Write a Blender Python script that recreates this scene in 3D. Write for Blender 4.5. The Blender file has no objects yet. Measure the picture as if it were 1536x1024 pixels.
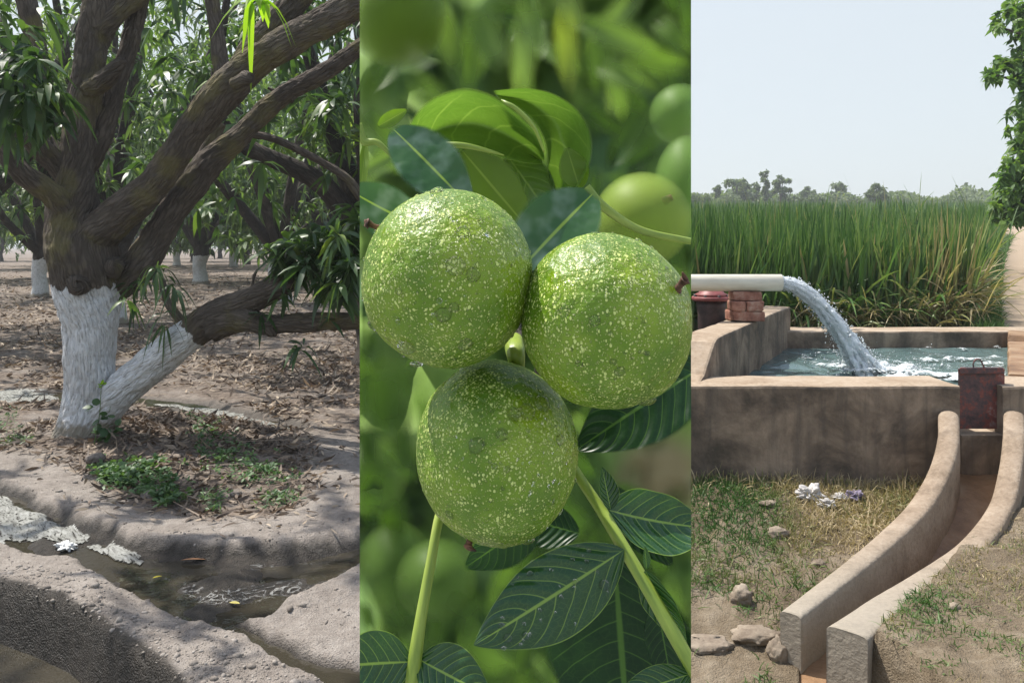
import bpy, bmesh, math, random
import numpy as np
from mathutils import Vector, Matrix
R = math.radians
random.seed(7)
rng = np.random.default_rng(7)
sc = bpy.context.scene
col = sc.collection
# ------------------------------------------------------------------ camera geometry
H, F, CX, HY = 1.4, 1250.0, 768.0, 370.0        # eye height, focal length, axis column, horizon row (photo pixels)
def P(px, py, Y): return Vector(((px-CX)/F*Y, Y, H-(py-HY)/F*Y))
def G(px, py, z=0.0):
    Y = F*(H-z)/(py-HY)
    return Vector(((px-CX)/F*Y, Y, z))
def sst(a, b, x):
    t = np.clip((x-a)/(b-a), 0, 1); return t*t*(3-2*t)
# ------------------------------------------------------------------ numpy noise
_perm = rng.random((64, 64, 64)).astype(np.float32)
def vnoise(p):
    p = np.asarray(p, dtype=np.float64); i = np.floor(p).astype(int); f = p-i; f = f*f*(3-2*f)
    i0 = i & 63; i1 = (i+1) & 63
    def g(a, b, c): return _perm[a[:, 0], b[:, 1], c[:, 2]]
    x, y, z = f[:, 0], f[:, 1], f[:, 2]
    def lerp(a, b, t): return a+(b-a)*t
    return lerp(lerp(lerp(g(i0,i0,i0), g(i1,i0,i0), x), lerp(g(i0,i1,i0), g(i1,i1,i0), x), y),
                lerp(lerp(g(i0,i0,i1), g(i1,i0,i1), x), lerp(g(i0,i1,i1), g(i1,i1,i1), x), y), z)*2-1
def fbm(p, s=1.0, o=4, g=.5):
    p = np.asarray(p, dtype=np.float64)*s; a = 1; out = 0
    for k in range(o):
        out = out+a*vnoise(p+17.3*k); p = p*2.03; a *= g
    return out
# ------------------------------------------------------------------ mesh helpers
def fast_mesh(name, verts, faces, mat=None, parent=None, attrs=None, uv=None, smooth=True, mats=None, midx=None):
    verts = np.ascontiguousarray(verts, dtype=np.float32)
    me = bpy.data.meshes.new(name)
    if isinstance(faces, np.ndarray):
        n = faces.shape[1]; m = len(faces)
        me.vertices.add(len(verts)); me.vertices.foreach_set('co', verts.ravel())
        me.loops.add(n*m); me.loops.foreach_set('vertex_index', faces.astype(np.int32).ravel())
        me.polygons.add(m); me.polygons.foreach_set('loop_start', np.arange(0, n*m, n, dtype=np.int32))
        me.update(calc_edges=True)
    else:
        me.from_pydata([tuple(v) for v in verts], [], faces)
    for k, v in (attrs or {}).items():
        a = me.attributes.new(k, 'FLOAT', 'POINT'); a.data.foreach_set('value', np.asarray(v, dtype=np.float32).ravel())
    if uv is not None:
        li = np.empty(len(me.loops), dtype=np.int32); me.loops.foreach_get('vertex_index', li)
        u = me.uv_layers.new(name='UVMap'); u.data.foreach_set('uv', np.asarray(uv, dtype=np.float32)[li].ravel())
    if smooth: me.polygons.foreach_set('use_smooth', np.ones(len(me.polygons), dtype=bool))
    for m_ in (mats or ([mat] if mat else [])): me.materials.append(m_)
    if midx is not None: me.polygons.foreach_set('material_index', np.asarray(midx, dtype=np.int32))
    me.update()
    o = bpy.data.objects.new(name, me); col.objects.link(o)
    if parent: o.parent = parent; o.matrix_parent_inverse = Matrix.Translation(parent.location).inverted()
    return o
def bm_obj(name, bm, mat, parent=None, smooth=True):
    me = bpy.data.meshes.new(name); bm.normal_update(); bm.to_mesh(me); bm.free()
    if smooth: me.polygons.foreach_set('use_smooth', np.ones(len(me.polygons), dtype=bool))
    if mat: me.materials.append(mat)
    o = bpy.data.objects.new(name, me); col.objects.link(o)
    if parent: o.parent = parent; o.matrix_parent_inverse = Matrix.Translation(parent.location).inverted()
    return o
def tag(o, label=None, cat=None, group=None, kind=None):
    if label: o['label'] = label
    if cat: o['category'] = cat
    if group: o['group'] = group
    if kind: o['kind'] = kind
    return o
def thing(name, loc, label, cat, group=None):
    o = bpy.data.objects.new(name, None); col.objects.link(o); o.location = loc; o.empty_display_size = .05
    return tag(o, label, cat, group)
def catmull(pts, n):
    """resample control points (rows = x,y,z,r...) to n samples"""
    p = np.asarray(pts, dtype=float)
    p = np.vstack([2*p[0]-p[1], p, 2*p[-1]-p[-2]]); m = len(p)-3
    out = []
    for s in np.linspace(0, m, n):
        i = min(int(s), m-1); t = s-i; a, b, c, d = p[i:i+4]
        out.append(.5*((2*b)+(-a+c)*t+(2*a-5*b+4*c-d)*t*t+(-a+3*b-3*c+d)*t**3))
    return np.array(out)
def tube_arrays(pts, n=40, seg=16, lump=.0, lscale=6., caps=True, seed=0):
    """pts: rows x,y,z,r -> verts, quad faces, uv(metres round, metres along), t"""
    c = catmull(pts, n); pos, r = c[:, :3], np.maximum(c[:, 3], 1e-4)
    T = np.gradient(pos, axis=0); T /= np.linalg.norm(T, axis=1)[:, None]+1e-9
    nrm = np.cross(T[0], [0.31, .9, .2]); nrm /= np.linalg.norm(nrm); V = []; UV = []; TT = []
    L = np.concatenate([[0], np.cumsum(np.linalg.norm(np.diff(pos, axis=0), axis=1))])
    ang = np.linspace(0, 2*math.pi, seg+1)
    for k in range(n):
        nrm = nrm-T[k]*np.dot(nrm, T[k]); nrm /= np.linalg.norm(nrm); b = np.cross(T[k], nrm)
        ring = pos[k]+r[k]*(np.cos(ang)[:, None]*nrm+np.sin(ang)[:, None]*b)
        V.append(ring); UV.append(np.stack([ang*r[k], np.full(seg+1, L[k])], 1)); TT.append(np.full(seg+1, k/(n-1)))
    V = np.concatenate(V); UV = np.concatenate(UV); TT = np.concatenate(TT)
    if lump:
        cen = np.repeat(pos, seg+1, 0); rad = np.repeat(r, seg+1); d = V-cen
        V = cen+d*(1+lump*fbm(V+seed*3.7, lscale, 3))[:, None]
    i = np.arange((n-1))[:, None]*(seg+1)+np.arange(seg)[None]
    Fq = np.stack([i, i+1, i+seg+2, i+seg+1], -1).reshape(-1, 4)
    if caps:
        m = len(V); V = np.vstack([V, pos[0], pos[-1]]); UV = np.vstack([UV, [[0, 0]], [[0, L[-1]]]]); TT = np.append(TT, [0, 1])
        a = np.arange(seg)
        e = (n-1)*(seg+1)
        tri = [np.stack([a+1, a, np.full(seg, m)], 1), np.stack([e+a, e+a+1, np.full(seg, m+1)], 1)]
        return V, Fq, np.vstack(tri), UV, TT
    return V, Fq, None, UV, TT
def tube(name, pts, mat, parent=None, n=40, seg=16, lump=0., lscale=6., attrs=None, seed=0, ridge=0.):
    V, Q, T, UV, TT = tube_arrays(pts, n, seg, lump, lscale, True, seed)
    if ridge:                                  # fissured bark cut into the surface
        c_ = catmull(pts, n)[:, :3]; cen = np.vstack([np.repeat(c_, seg+1, 0), c_[0], c_[-1]]); d = unit(V-cen)
        w = .35*np.stack([fbm(V+seed, 5, 2), fbm(V+seed+5, 5, 2), V[:, 0]*0], 1); q = np.stack([UV[:, 0]*26, UV[:, 1]*6.5, UV[:, 0]*0+seed*1.7], 1)+w
        h = np.clip(1-np.abs(fbm(q, 1., 3))*2.4, 0, 1)+.5*np.clip(1-np.abs(fbm(q*[1.9, 2.3, 1], 1., 2))*2.6, 0, 1)
        V = V-d*(ridge*h)[:, None]
    faces = [tuple(map(int, q)) for q in Q]+[tuple(map(int, t)) for t in T]
    at = {k: f(V, TT) for k, f in (attrs or {}).items()}
    return fast_mesh(name, V, faces, mat, parent, at, UV)
class Acc:
    """collects quad/tri pieces into one mesh"""
    def __init__(s): s.v = []; s.f = []; s.n = 0; s.a = {}
    def add(s, V, Fc, **at):
        s.v.append(np.asarray(V, dtype=float)); s.f += [tuple(int(i)+s.n for i in f) for f in Fc]
        for k, x in at.items(): s.a.setdefault(k, []).append(np.broadcast_to(np.asarray(x, dtype=float), (len(V),)))
        s.n += len(V)
    def build(s, name, mat, parent=None, smooth=True):
        return fast_mesh(name, np.concatenate(s.v), s.f, mat, parent, {k: np.concatenate(x) for k, x in s.a.items()}, None, smooth)
def unit(v): return v/(np.linalg.norm(v, axis=-1, keepdims=True)+1e-9)
def leaf_arrays(base, d, L, W, droop, stations=((0,.15),(.3,1.),(.65,.8),(1,.03)), fold=0., roll=.5, rnd=None):
    """vectorised leaves: base (N,3), direction d (N,3), length L (N), width W (N), droop (N)"""
    N = len(base); d = unit(d); up = np.tile([0., 0, 1.], (N, 1))+rng.normal(0, roll, (N, 3))
    side = unit(np.cross(d, up)); nor = unit(np.cross(side, d)); V = []; k = 3 if fold else 2
    for t, w in stations:
        c = base+d*(L*t)[:, None]+np.array([0, 0, -1.])*(droop*L*t*t)[:, None]
        hw = side*(W*w*.5)[:, None]
        if fold:
            lift = nor*(W*w*.5*fold)[:, None]; V.append(np.stack([c-hw+lift, c, c+hw+lift], 1))
        else: V.append(np.stack([c-hw, c+hw], 1))
    V = np.stack(V, 1); S = len(stations)                 # N,S,k,3
    idx = np.arange(N*S*k).reshape(N, S, k)
    Fq = np.stack([idx[:, :-1, :-1], idx[:, :-1, 1:], idx[:, 1:, 1:], idx[:, 1:, :-1]], -1).reshape(-1, 4)
    r = rng.random(N) if rnd is None else rnd
    return V.reshape(-1, 3), Fq, np.repeat(r, S*k)
def rosettes(cen, axis, nl, L, W, droop=.5, spread=(55, 110), rnd=None, **kw):
    N = len(cen); cen = np.repeat(cen, nl, 0); ax = unit(np.repeat(axis, nl, 0)+1e-6)
    t = unit(np.cross(ax, [.3, .2, .93])); b = np.cross(ax, t)
    ph = rng.random(N*nl)*2*math.pi; th = np.radians(rng.uniform(spread[0], spread[1], N*nl))
    d = ax*np.cos(th)[:, None]+(t*np.cos(ph)[:, None]+b*np.sin(ph)[:, None])*np.sin(th)[:, None]
    Ls = L*rng.uniform(.6, 1.15, N*nl); cr = np.repeat(rng.random(N), nl) if rnd is None else np.repeat(rnd, nl)
    return leaf_arrays(cen+d*.01, d, Ls, W*rng.uniform(.7, 1.2, N*nl), droop*rng.uniform(.4, 1.6, N*nl), rnd=np.clip(cr*.7+rng.random(N*nl)*.3, 0, 1), **kw)
def join_arrays(lst):
    v = []; f = []; r = []; n = 0
    for V, Q, a in lst: v.append(V); f.append(Q+n); r.append(a); n += len(V)
    return np.concatenate(v), np.concatenate(f), np.concatenate(r)
def polydist(pts, line):
    """distance from pts (N,2) to polyline"""
    d = np.full(len(pts), 1e9)
    for a, b in zip(line[:-1], line[1:]):
        a = np.array(a, float); b = np.array(b, float); ab = b-a
        t = np.clip(((pts-a)@ab)/(ab@ab+1e-12), 0, 1); d = np.minimum(d, np.linalg.norm(pts-(a+t[:, None]*ab), axis=1))
    return d
def inpoly(pts, poly):
    x, y = pts[:, 0], pts[:, 1]; c = np.zeros(len(pts), bool); n = len(poly)
    for i in range(n):
        x1, y1 = poly[i]; x2, y2 = poly[(i+1) % n]
        if y1 == y2: continue
        c ^= ((y1 > y) != (y2 > y)) & (x < (x2-x1)*(y-y1)/(y2-y1)+x1)
    return c
def sdpoly(pts, poly):
    d = polydist(pts, list(poly)+[poly[0]]); return np.where(inpoly(pts, poly), d, -d)      # positive inside
def rings(cen, spec, seg=24):
    """lathe-like rings: spec rows (dz, radius)"""
    a = np.linspace(0, 2*math.pi, seg, endpoint=False); V = []
    for z, r in spec: V.append(np.stack([cen[0]+r*np.cos(a), cen[1]+r*np.sin(a), np.full(seg, cen[2]+z)], 1))
    V = np.concatenate(V); Fc = []
    for k in range(len(spec)-1):
        for j in range(seg):
            Fc.append((k*seg+j, k*seg+(j+1) % seg, (k+1)*seg+(j+1) % seg, (k+1)*seg+j))
    Fc.append(tuple(range(seg))[::-1]); Fc.append(tuple((len(spec)-1)*seg+j for j in range(seg)))
    return V, Fc
def hull_box(bm, quad, z0, z1):
    """prism over a plan polygon (x,y) list; z1 may be a list of top heights"""
    n = len(quad); z1 = z1 if isinstance(z1, (list, tuple)) else [z1]*n
    b = [bm.verts.new((x, y, z0)) for x, y in quad]; t = [bm.verts.new((x, y, z)) for (x, y), z in zip(quad, z1)]
    bm.faces.new(b[::-1]); bm.faces.new(t)
    for i in range(n): bm.faces.new((b[i], b[(i+1) % n], t[(i+1) % n], t[i]))
def bevel(bm, w, seg=2):
    bmesh.ops.recalc_face_normals(bm, faces=bm.faces)
    bmesh.ops.bevel(bm, geom=list(bm.edges), offset=w, segments=seg, profile=.6, affect='EDGES', clamp_overlap=True)
def roughen(bm, amp, scale, cuts=0, seed=0.):
    if cuts: bmesh.ops.subdivide_edges(bm, edges=bm.edges[:], cuts=cuts, use_grid_fill=True)
    bm.normal_update(); co = np.array([v.co[:] for v in bm.verts]); n = fbm(co+seed, scale, 3)
    for v, k in zip(bm.verts, n): v.co += v.normal*float(k)*amp
def rock(name, c, s, mat, seed=0, parent=None):
    bm = bmesh.new(); bmesh.ops.create_icosphere(bm, subdivisions=4, radius=1)
    co = np.array([v.co[:] for v in bm.verts]); q = np.round(co*1.6+fbm(co+seed, 1.3, 2)[:, None]*.5, 0)/1.6
    nn = fbm(co*1.0+seed, 1.1, 2)*.22+fbm(co+seed*2, 4., 3)*.05
    for v, k, qq in zip(bm.verts, nn, q):
        w = v.co.lerp(Vector(qq), .35); w *= 1+float(k); v.co = Vector((c[0]+w.x*s[0], c[1]+w.y*s[1], c[2]+w.z*s[2]))
    return bm_obj(name, bm, mat, parent)
# ------------------------------------------------------------------ materials
class NT:
    def __init__(s, name):
        s.m = bpy.data.materials.new(name); s.m.use_nodes = True; s.t = s.m.node_tree; s.n = s.t.nodes; s.n.clear()
        s.out = s.n.new('ShaderNodeOutputMaterial')
    def new(s, typ, **kw):
        nd = s.n.new('ShaderNode'+typ)
        for k, v in kw.items():
            if k.startswith('i_'):
                key = k[2:]; key = int(key) if key.isdigit() else key.replace('_', ' ')
                s.set(nd.inputs[key], v)
            else: setattr(nd, k, v)
        return nd
    def set(s, sock, v):
        if isinstance(v, bpy.types.NodeSocket): s.t.links.new(v, sock)
        elif isinstance(v, bpy.types.Node): s.t.links.new(v.outputs[0], sock)
        elif isinstance(v, tuple) and len(v) == 3 and sock.type == 'RGBA': sock.default_value = (*v, 1)
        else: sock.default_value = v
    def coord(s, kind='Object'): return s.new('TexCoord').outputs[kind]
    def mapping(s, v, scale=(1,1,1), loc=(0,0,0)):
        m = s.new('Mapping'); s.set(m.inputs['Vector'], v); m.inputs['Scale'].default_value = scale; m.inputs['Location'].default_value = loc; return m.outputs[0]
    def noise(s, v, scale, detail=4, rough=.55, dist=0., out='Fac'):
        n = s.new('TexNoise'); s.set(n.inputs['Vector'], v); n.inputs['Scale'].default_value = scale; n.inputs['Detail'].default_value = detail
        n.inputs['Roughness'].default_value = rough; n.inputs['Distortion'].default_value = dist; return n.outputs[out]
    def voro(s, v, scale, feature='F1', out='Distance', rnd=1.):
        n = s.new('TexVoronoi', feature=feature); s.set(n.inputs['Vector'], v); n.inputs['Scale'].default_value = scale
        n.inputs['Randomness'].default_value = rnd; return n.outputs[out]
    def attr(s, name): return s.new('Attribute', attribute_name=name).outputs['Fac']
    def ramp(s, fac, stops, interp='LINEAR'):
        n = s.new('ValToRGB'); s.set(n.inputs[0], fac); cr = n.color_ramp; cr.interpolation = interp
        while len(cr.elements) < len(stops): cr.elements.new(.5)
        for e, (p, c) in zip(cr.elements, stops):
            e.position = p; c = c if isinstance(c, tuple) else (c, c, c); e.color = (*c, 1)
        return n.outputs[0]
    def mix(s, fac, a, b, mode='MIX'):
        n = s.new('Mix', data_type='RGBA', blend_type=mode); s.set(n.inputs[0], fac); s.set(n.inputs[6], a); s.set(n.inputs[7], b); return n.outputs[2]
    def math(s, op, a, b=0., c=None, clamp=False):
        n = s.new('Math', operation=op, use_clamp=clamp); s.set(n.inputs[0], a); s.set(n.inputs[1], b)
        if c is not None: s.set(n.inputs[2], c)
        return n.outputs[0]
    def step(s, x, a, b):
        n = s.new('MapRange', interpolation_type='SMOOTHSTEP'); s.set(n.inputs[0], x); s.set(n.inputs[1], a); s.set(n.inputs[2], b); return n.outputs[0]
    def bump(s, h, strength=.5, dist=.01, nrm=None):
        n = s.new('Bump'); s.set(n.inputs['Height'], h); n.inputs['Strength'].default_value = strength; n.inputs['Distance'].default_value = dist
        if nrm is not None: s.set(n.inputs['Normal'], nrm)
        return n.outputs[0]
    def bsdf(s, color, rough=.8, normal=None, spec=.4, **kw):
        b = s.new('BsdfPrincipled'); s.set(b.inputs['Base Color'], color); s.set(b.inputs['Roughness'], rough); b.inputs['Specular IOR Level'].default_value = spec
        if normal is not None: s.set(b.inputs['Normal'], normal)
        for k, v in kw.items(): s.set(b.inputs[k.replace('_', ' ')], v)
        return b.outputs[0]
    def mixs(s, fac, a, b):
        n = s.new('MixShader'); s.set(n.inputs[0], fac); s.set(n.inputs[1], a); s.set(n.inputs[2], b); return n.outputs[0]
    def done(s, sh): s.t.links.new(sh, s.out.inputs[0]); return s.m

def leaf_mat(name, stops, trans=.3, rough=.42, soft=None, spec=.5, attr='rnd', tint=(1.25, 1.35, .5), mottle=None):
    t = NT(name); c = t.ramp(t.attr(attr), stops)
    v = t.coord('Object')
    if mottle: c = t.mix(t.math('MULTIPLY', t.step(t.noise(v, mottle, 2), .45, .7), .6), c, (.12, .2, .1))
    b = t.bsdf(c, rough, spec=spec)
    tr = t.new('BsdfTranslucent'); t.set(tr.inputs[0], t.mix(1., c, tint, 'MULTIPLY')); sh = t.mixs(trans, b, tr.outputs[0])
    if soft:
        a = t.step(t.attr('ed'), 0., soft); tp = t.new('BsdfTransparent'); sh = t.mixs(a, tp.outputs[0], sh)
    return t.done(sh)
M = {}
def bark_mat(name, base, dark, white=False, moss=False):
    t = NT(name); uv = t.new('UVMap').outputs[0]; ob = t.coord('Object')
    w = t.noise(ob, 9, 3, out='Color'); uvw = t.mix(.05, uv, w, 'ADD')
    fis = t.noise(t.mapping(uvw, (66, 9, 1)), 1., 6, .68)
    cr = t.voro(t.mapping(uvw, (38, 7, 1)), 1., 'DISTANCE_TO_EDGE')
    crack = t.step(cr, 0., .22)
    blot = t.noise(ob, 4, 4)
    c = t.mix(fis, dark, base); c = t.mix(t.math('MULTIPLY', t.step(blot, .45, .75), .45), c, (.20, .17, .14)); c = t.mix(t.math('MULTIPLY', t.math('SUBTRACT', 1., crack), .4), c, tuple(x*.5 for x in dark))
    if moss: c = t.mix(t.math('MULTIPLY', t.step(t.noise(ob, 3.1, 4), .5, .68), .55), c, (.17, .15, .055))
    h = t.math('ADD', t.math('MULTIPLY', crack, .3), t.math('MULTIPLY', fis, 1.))
    if white:
        wa = t.attr('white'); wa = t.math('ADD', wa, t.math('MULTIPLY', t.math('SUBTRACT', t.noise(t.mapping(ob, (1, 1, .45)), 13, 5), .5), 1.5))
        wf = t.step(wa, .44, .56); wc = t.ramp(t.noise(t.mapping(uvw, (60, 12, 1)), 1., 5, .68), [(.28, (.42, .42, .42)), (.45, (.63, .64, .65)), (.7, (.78, .79, .80))])
        chip = t.math('MULTIPLY', t.step(t.math('ADD', fis, t.math('MULTIPLY', t.noise(ob, 22, 3), .5)), .74, .60), t.math('SUBTRACT', 1., t.math('MULTIPLY', crack, .35)))
        wc = t.mix(t.math('MULTIPLY', chip, .75), wc, (.27, .26, .25)); wc = t.mix(t.math('MULTIPLY', t.step(t.noise(ob, 3.5, 4), .5, .7), .45), wc, (.36, .34, .31))
        wc = t.mix(t.step(t.math('ADD', t.attr('foot'), t.math('MULTIPLY', t.math('SUBTRACT', t.noise(ob, 16, 5), .5), 1.2)), .35, .8), wc, (.30, .27, .22)); c = t.mix(wf, c, wc)
    return t.done(t.bsdf(c, .9, t.bump(h, 1., .022), .2))
M['bark'] = bark_mat('mango_bark', (.175, .145, .12), (.035, .028, .022), True, True)
M['bark_far'] = bark_mat('orchard_bark', (.09, .078, .07), (.03, .025, .022), True)
M['mango'] = leaf_mat('mango_leaf', [(0, (.022, .048, .02)), (.45, (.045, .092, .032)), (.8, (.085, .15, .045)), (1, (.19, .26, .05))], .4, .42, spec=.5)
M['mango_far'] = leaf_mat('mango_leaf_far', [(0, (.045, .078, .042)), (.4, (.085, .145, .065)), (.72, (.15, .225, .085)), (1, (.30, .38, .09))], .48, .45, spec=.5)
M['mango_young'] = leaf_mat('mango_leaf_young', [(0, (.16, .30, .02)), (1, (.30, .46, .04))], .6, .4)
# ------------------------------------------------------------------ plan curves (photo pixel + height -> ground plan)
def plan(lst, z): return [tuple(G(x, y, z)[:2]) for x, y in lst]
BERM = plan([(-220,668),(-60,690),(40,712),(110,740),(180,772),(250,796),(330,806),(410,802),(462,782),(492,745),(502,705),(488,668),(455,640)], .08)
CHAN = plan([(-260,668),(-100,697),(0,729),(110,776),(230,822),(300,836),(360,840),(420,836),(480,822),(545,808),(640,800),(640,850),(545,850),(500,885),(430,902),(395,925),(350,930),(420,965),(545,1008),(640,1050),(620,1110),(545,1064),(470,1020),(360,962),(250,918),(140,872),(60,838),(0,824),(-100,790),(-260,740)], -.04)
FBERM = plan([(-260,770),(-100,812),(0,848),(110,890),(210,932),(310,978),(400,1020),(500,1070)], .05)
POOL = plan([(-700,700),(-260,790),(-100,836),(0,868),(80,896),(160,935),(240,985),(290,1028),(360,1100),(300,1400),(-900,1400)], .03)
RING = plan([(-200,592),(-60,585),(30,582),(120,586),(200,592),(290,602),(360,613),(430,630),(462,645),(440,650),(380,638),(300,622),(220,610),(120,604),(20,601),(-60,608),(-200,622)], 0.)
BASIN = plan([(0,668),(60,672),(140,705),(200,742),(270,765),(340,774),(420,770),(462,735),(470,690),(440,650),(330,625),(200,612),(60,640)], .02)
TREE = G(134, 655)
# chute walls (photo pixel of wall-top centre line, distance)
LW = [P(*a) for a in [(1422,606,5.0),(1422,655,4.76),(1408,705,4.55),(1381,752,4.33),(1345,790,4.12),(1290,838,3.85),(1236,880,3.62),(1186,918,3.40)]]
RW = [P(*a) for a in [(1521,606,5.0),(1521,650,4.76),(1514,705,4.55),(1500,757,4.36),(1460,813,4.04),(1400,858,3.76),(1330,903,3.48),(1270,946,3.16)]]
def xy(l): return [tuple(v[:2]) for v in l]
MOUND = xy(RW)+[(1.36, 3.02), (1.34, 2.2), (6.5, 1.5), (6.5, 5.0)]
CHUTE = xy(LW)+[(1.02, 3.05), (1.2, 2.9)]+xy(RW)[::-1]
TANK = [(1.0, 5.05), (2.6, 5.05), (4.4, 5.05), (5.6, 8.55), (2.95, 8.55)]
def ground_z(X, Y, detail=True):
    X = np.asarray(X, float).ravel(); Y = np.asarray(Y, float).ravel(); p = np.stack([X, Y], 1); px = CX+F*X/np.maximum(Y, .4)
    wr = sst(690, 860, px); n = len(X)
    p3 = np.stack([X, Y, np.zeros(n)], 1)
    # ---- orchard side
    zl = .012*fbm(p3, 2.2, 4)+.03*fbm(p3, .6, 2)
    near = (wr < 1) & (Y < 12) & (Y > 1)
    if near.any():
        q = p[near]; q3 = p3[near]; wob = .045*fbm(q3, 4., 4); qq = q+np.stack([wob, np.roll(wob, 1)*0+.045*fbm(q3+9, 4., 4)], 1)
        z = zl[near]
        z = z+.032*np.exp(-(polydist(qq, BERM)/.2)**2)
        ch = sdpoly(qq, CHAN); z = z*(1-.7*sst(0, .1, ch))-.062*sst(-.03, .04, ch)+sst(.0, .10, ch)*(.004+.026*fbm(q3, 4.0, 3)+.013*fbm(q3, 13, 3))
        z = z+.022*np.exp(-(polydist(qq, FBERM)/.14)**2)*(1-sst(-.02, .05, ch))
        po = sdpoly(q+.35*np.stack([wob, wob], 1), POOL); z = z-.30*sst(-.012, .06, po)+.012*sst(0, .05, po)*fbm(q3, 14, 3)
        z = z-.035*sst(-.08, .06, sdpoly(qq, RING))
        dry = (1-sst(-.03, .03, ch))*(1-sst(-.02, .02, po))
        if detail:
            z = z+dry*(.008*fbm(q3, 7, 4)+.0035*fbm(q3, 31, 3))
        z = z+.05*np.exp(-(np.linalg.norm(q-np.array(TREE[:2]), axis=1)/.5)**2)
        zl[near] = z
    # ---- tube well side
    zr = np.interp(Y, [0, 3, 3.4, 4.4, 5.0, 5.5, 9.0], [-.38, -.36, -.3, -.11, .02, .05, .05])+sst(5.5, 9.3, Y)*(.056*np.clip(Y, 1, 165)-.15)*(Y > 5.5)
    zr = zr+np.where(Y < 9, .022*fbm(p3, 1.9, 4), .03*fbm(p3, .7, 2))
    nr = (wr > 0) & (Y < 9.2)
    if nr.any():
        q = p[nr]; q3 = p3[nr]; z = zr[nr]
        mo = sdpoly(q, MOUND); z = np.where(mo > -.08, z+(np.interp(q[:, 1], [2.5, 3.2, 3.5, 3.8, 4.1, 4.7, 5.0], [-.04, -.062, -.068, -.048, -.03, .04, .10])+.024*fbm(q3+5, 4.5, 4)-z)*sst(0, .045, mo-np.interp(q[:, 1], [3.1, 3.4, 3.7, 4.0, 4.3, 4.7], [.045, .03, -.01, -.06, -.075, -.03])), z)
        cs = sdpoly(q, CHUTE); z = z-.55*sst(.035, .06, cs); z = z-.5*sst(.05, .15, sdpoly(q, TANK))
        if detail: z = z+.012*fbm(q3, 11, 4)
        zr[nr] = z
    return zl*(1-wr)+zr*wr
def gz(x, y): return float(ground_z([x], [y])[0])
def GG(px, py, it=6):
    """point where the pixel ray meets the built ground"""
    z = 0.
    for _ in range(it):
        g = G(px, py, z); z = .5*z+.5*gz(g.x, g.y)
    return Vector((g.x, g.y, gz(g.x, g.y)))
# ------------------------------------------------------------------ ground sheet (denser where it is near)
pxs = np.concatenate([np.linspace(-2600, -240, 60)[:-1], np.arange(-240, 560, 3.2), np.linspace(560, 1010, 40)[1:-1], np.arange(1010, 1720, 4.), np.linspace(1720, 4200, 50)[1:]])
ys = np.concatenate([F*H/(np.concatenate([np.linspace(2600, 1300, 14)[:-1], np.arange(1300, 440, -3.2), np.arange(440, 384, -2.), [381, 378, 376, 374.5, 373, 372, 371.4, 371, 370.7]])-HY)])
gx, gy = np.meshgrid(pxs, ys); GY = gy.ravel(); GX = ((gx-CX)/F*gy).ravel()
GZ = ground_z(GX, GY); nr_, nc = gx.shape
i = np.arange(nr_-1)[:, None]*nc+np.arange(nc-1)[None]
GF = np.stack([i, i+1, i+nc+1, i+nc], -1).reshape(-1, 4)
q = np.stack([GX, GY], 1); q3 = np.stack([GX, GY, GX*0], 1); pxg = CX+F*GX/GY; left = 1-sst(690, 860, pxg)
wob = np.stack([.05*fbm(q3, 4., 4), .05*fbm(q3+9, 4., 4)], 1)
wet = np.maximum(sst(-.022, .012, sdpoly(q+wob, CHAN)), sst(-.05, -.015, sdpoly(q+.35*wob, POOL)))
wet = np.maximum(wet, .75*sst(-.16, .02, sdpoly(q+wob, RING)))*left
bas = sdpoly(q+wob*2, BASIN)
litter = np.maximum(sst(-.1, .15, bas), sst(5.75, 6.5, GY+wob[:, 0]*6))*left*(1-wet)
path_ = sst(1496, 1508, pxg+260/np.maximum(GY, 5)+10*fbm(q3, 1.3, 3))*sst(1640, 1600, pxg)*(GY > 8.3)*(1-left)
t = NT('soil'); ob = t.coord('Object')
n1 = t.noise(ob, 3, 6, .6); n2 = t.noise(ob, 22, 5, .65); n3 = t.noise(ob, 140, 3, .6); cl = t.voro(t.mix(.03, ob, t.noise(ob, 18, 3, out='Color'), 'ADD'), 34, 'F1')
dryc = t.ramp(t.math('ADD', t.math('MULTIPLY', n1, .5), t.math('MULTIPLY', n2, .5)), [(.3, (.17, .143, .122)), (.5, (.285, .25, .218)), (.7, (.39, .35, .312))])
litc = t.ramp(n2, [(.3, (.075, .06, .048)), (.5, (.16, .125, .10)), (.72, (.30, .245, .19))])
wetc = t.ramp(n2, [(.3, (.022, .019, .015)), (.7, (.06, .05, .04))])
warm = t.ramp(t.math('ADD', t.math('MULTIPLY', n1, .6), t.math('MULTIPLY', n2, .4)), [(.33, (.10, .074, .045)), (.5, (.19, .148, .098)), (.68, (.29, .24, .175))])
fieldc = t.ramp(n2, [(.3, (.05, .06, .025)), (.7, (.16, .13, .07))])
c = t.mix(t.math('MULTIPLY', t.attr('litter'), t.step(n1, .3, .55)), dryc, litc); c = t.mix(t.attr('right'), c, warm)
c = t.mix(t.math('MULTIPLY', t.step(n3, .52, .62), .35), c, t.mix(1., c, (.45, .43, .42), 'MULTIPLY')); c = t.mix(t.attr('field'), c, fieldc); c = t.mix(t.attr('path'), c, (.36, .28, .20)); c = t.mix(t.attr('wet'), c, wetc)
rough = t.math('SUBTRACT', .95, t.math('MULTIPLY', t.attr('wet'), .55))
h = t.math('ADD', t.math('MULTIPLY', n2, .8), t.math('MULTIPLY', n3, .7)); h = t.math('ADD', h, t.math('MULTIPLY', cl, -.15))
M['soil'] = t.done(t.bsdf(c, rough, t.bump(h, .9, .026), .3))
field = (1-left)*(GY > 9.4)*sst(1490, 1470, pxg+420/np.maximum(GY, 5)-40)
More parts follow.
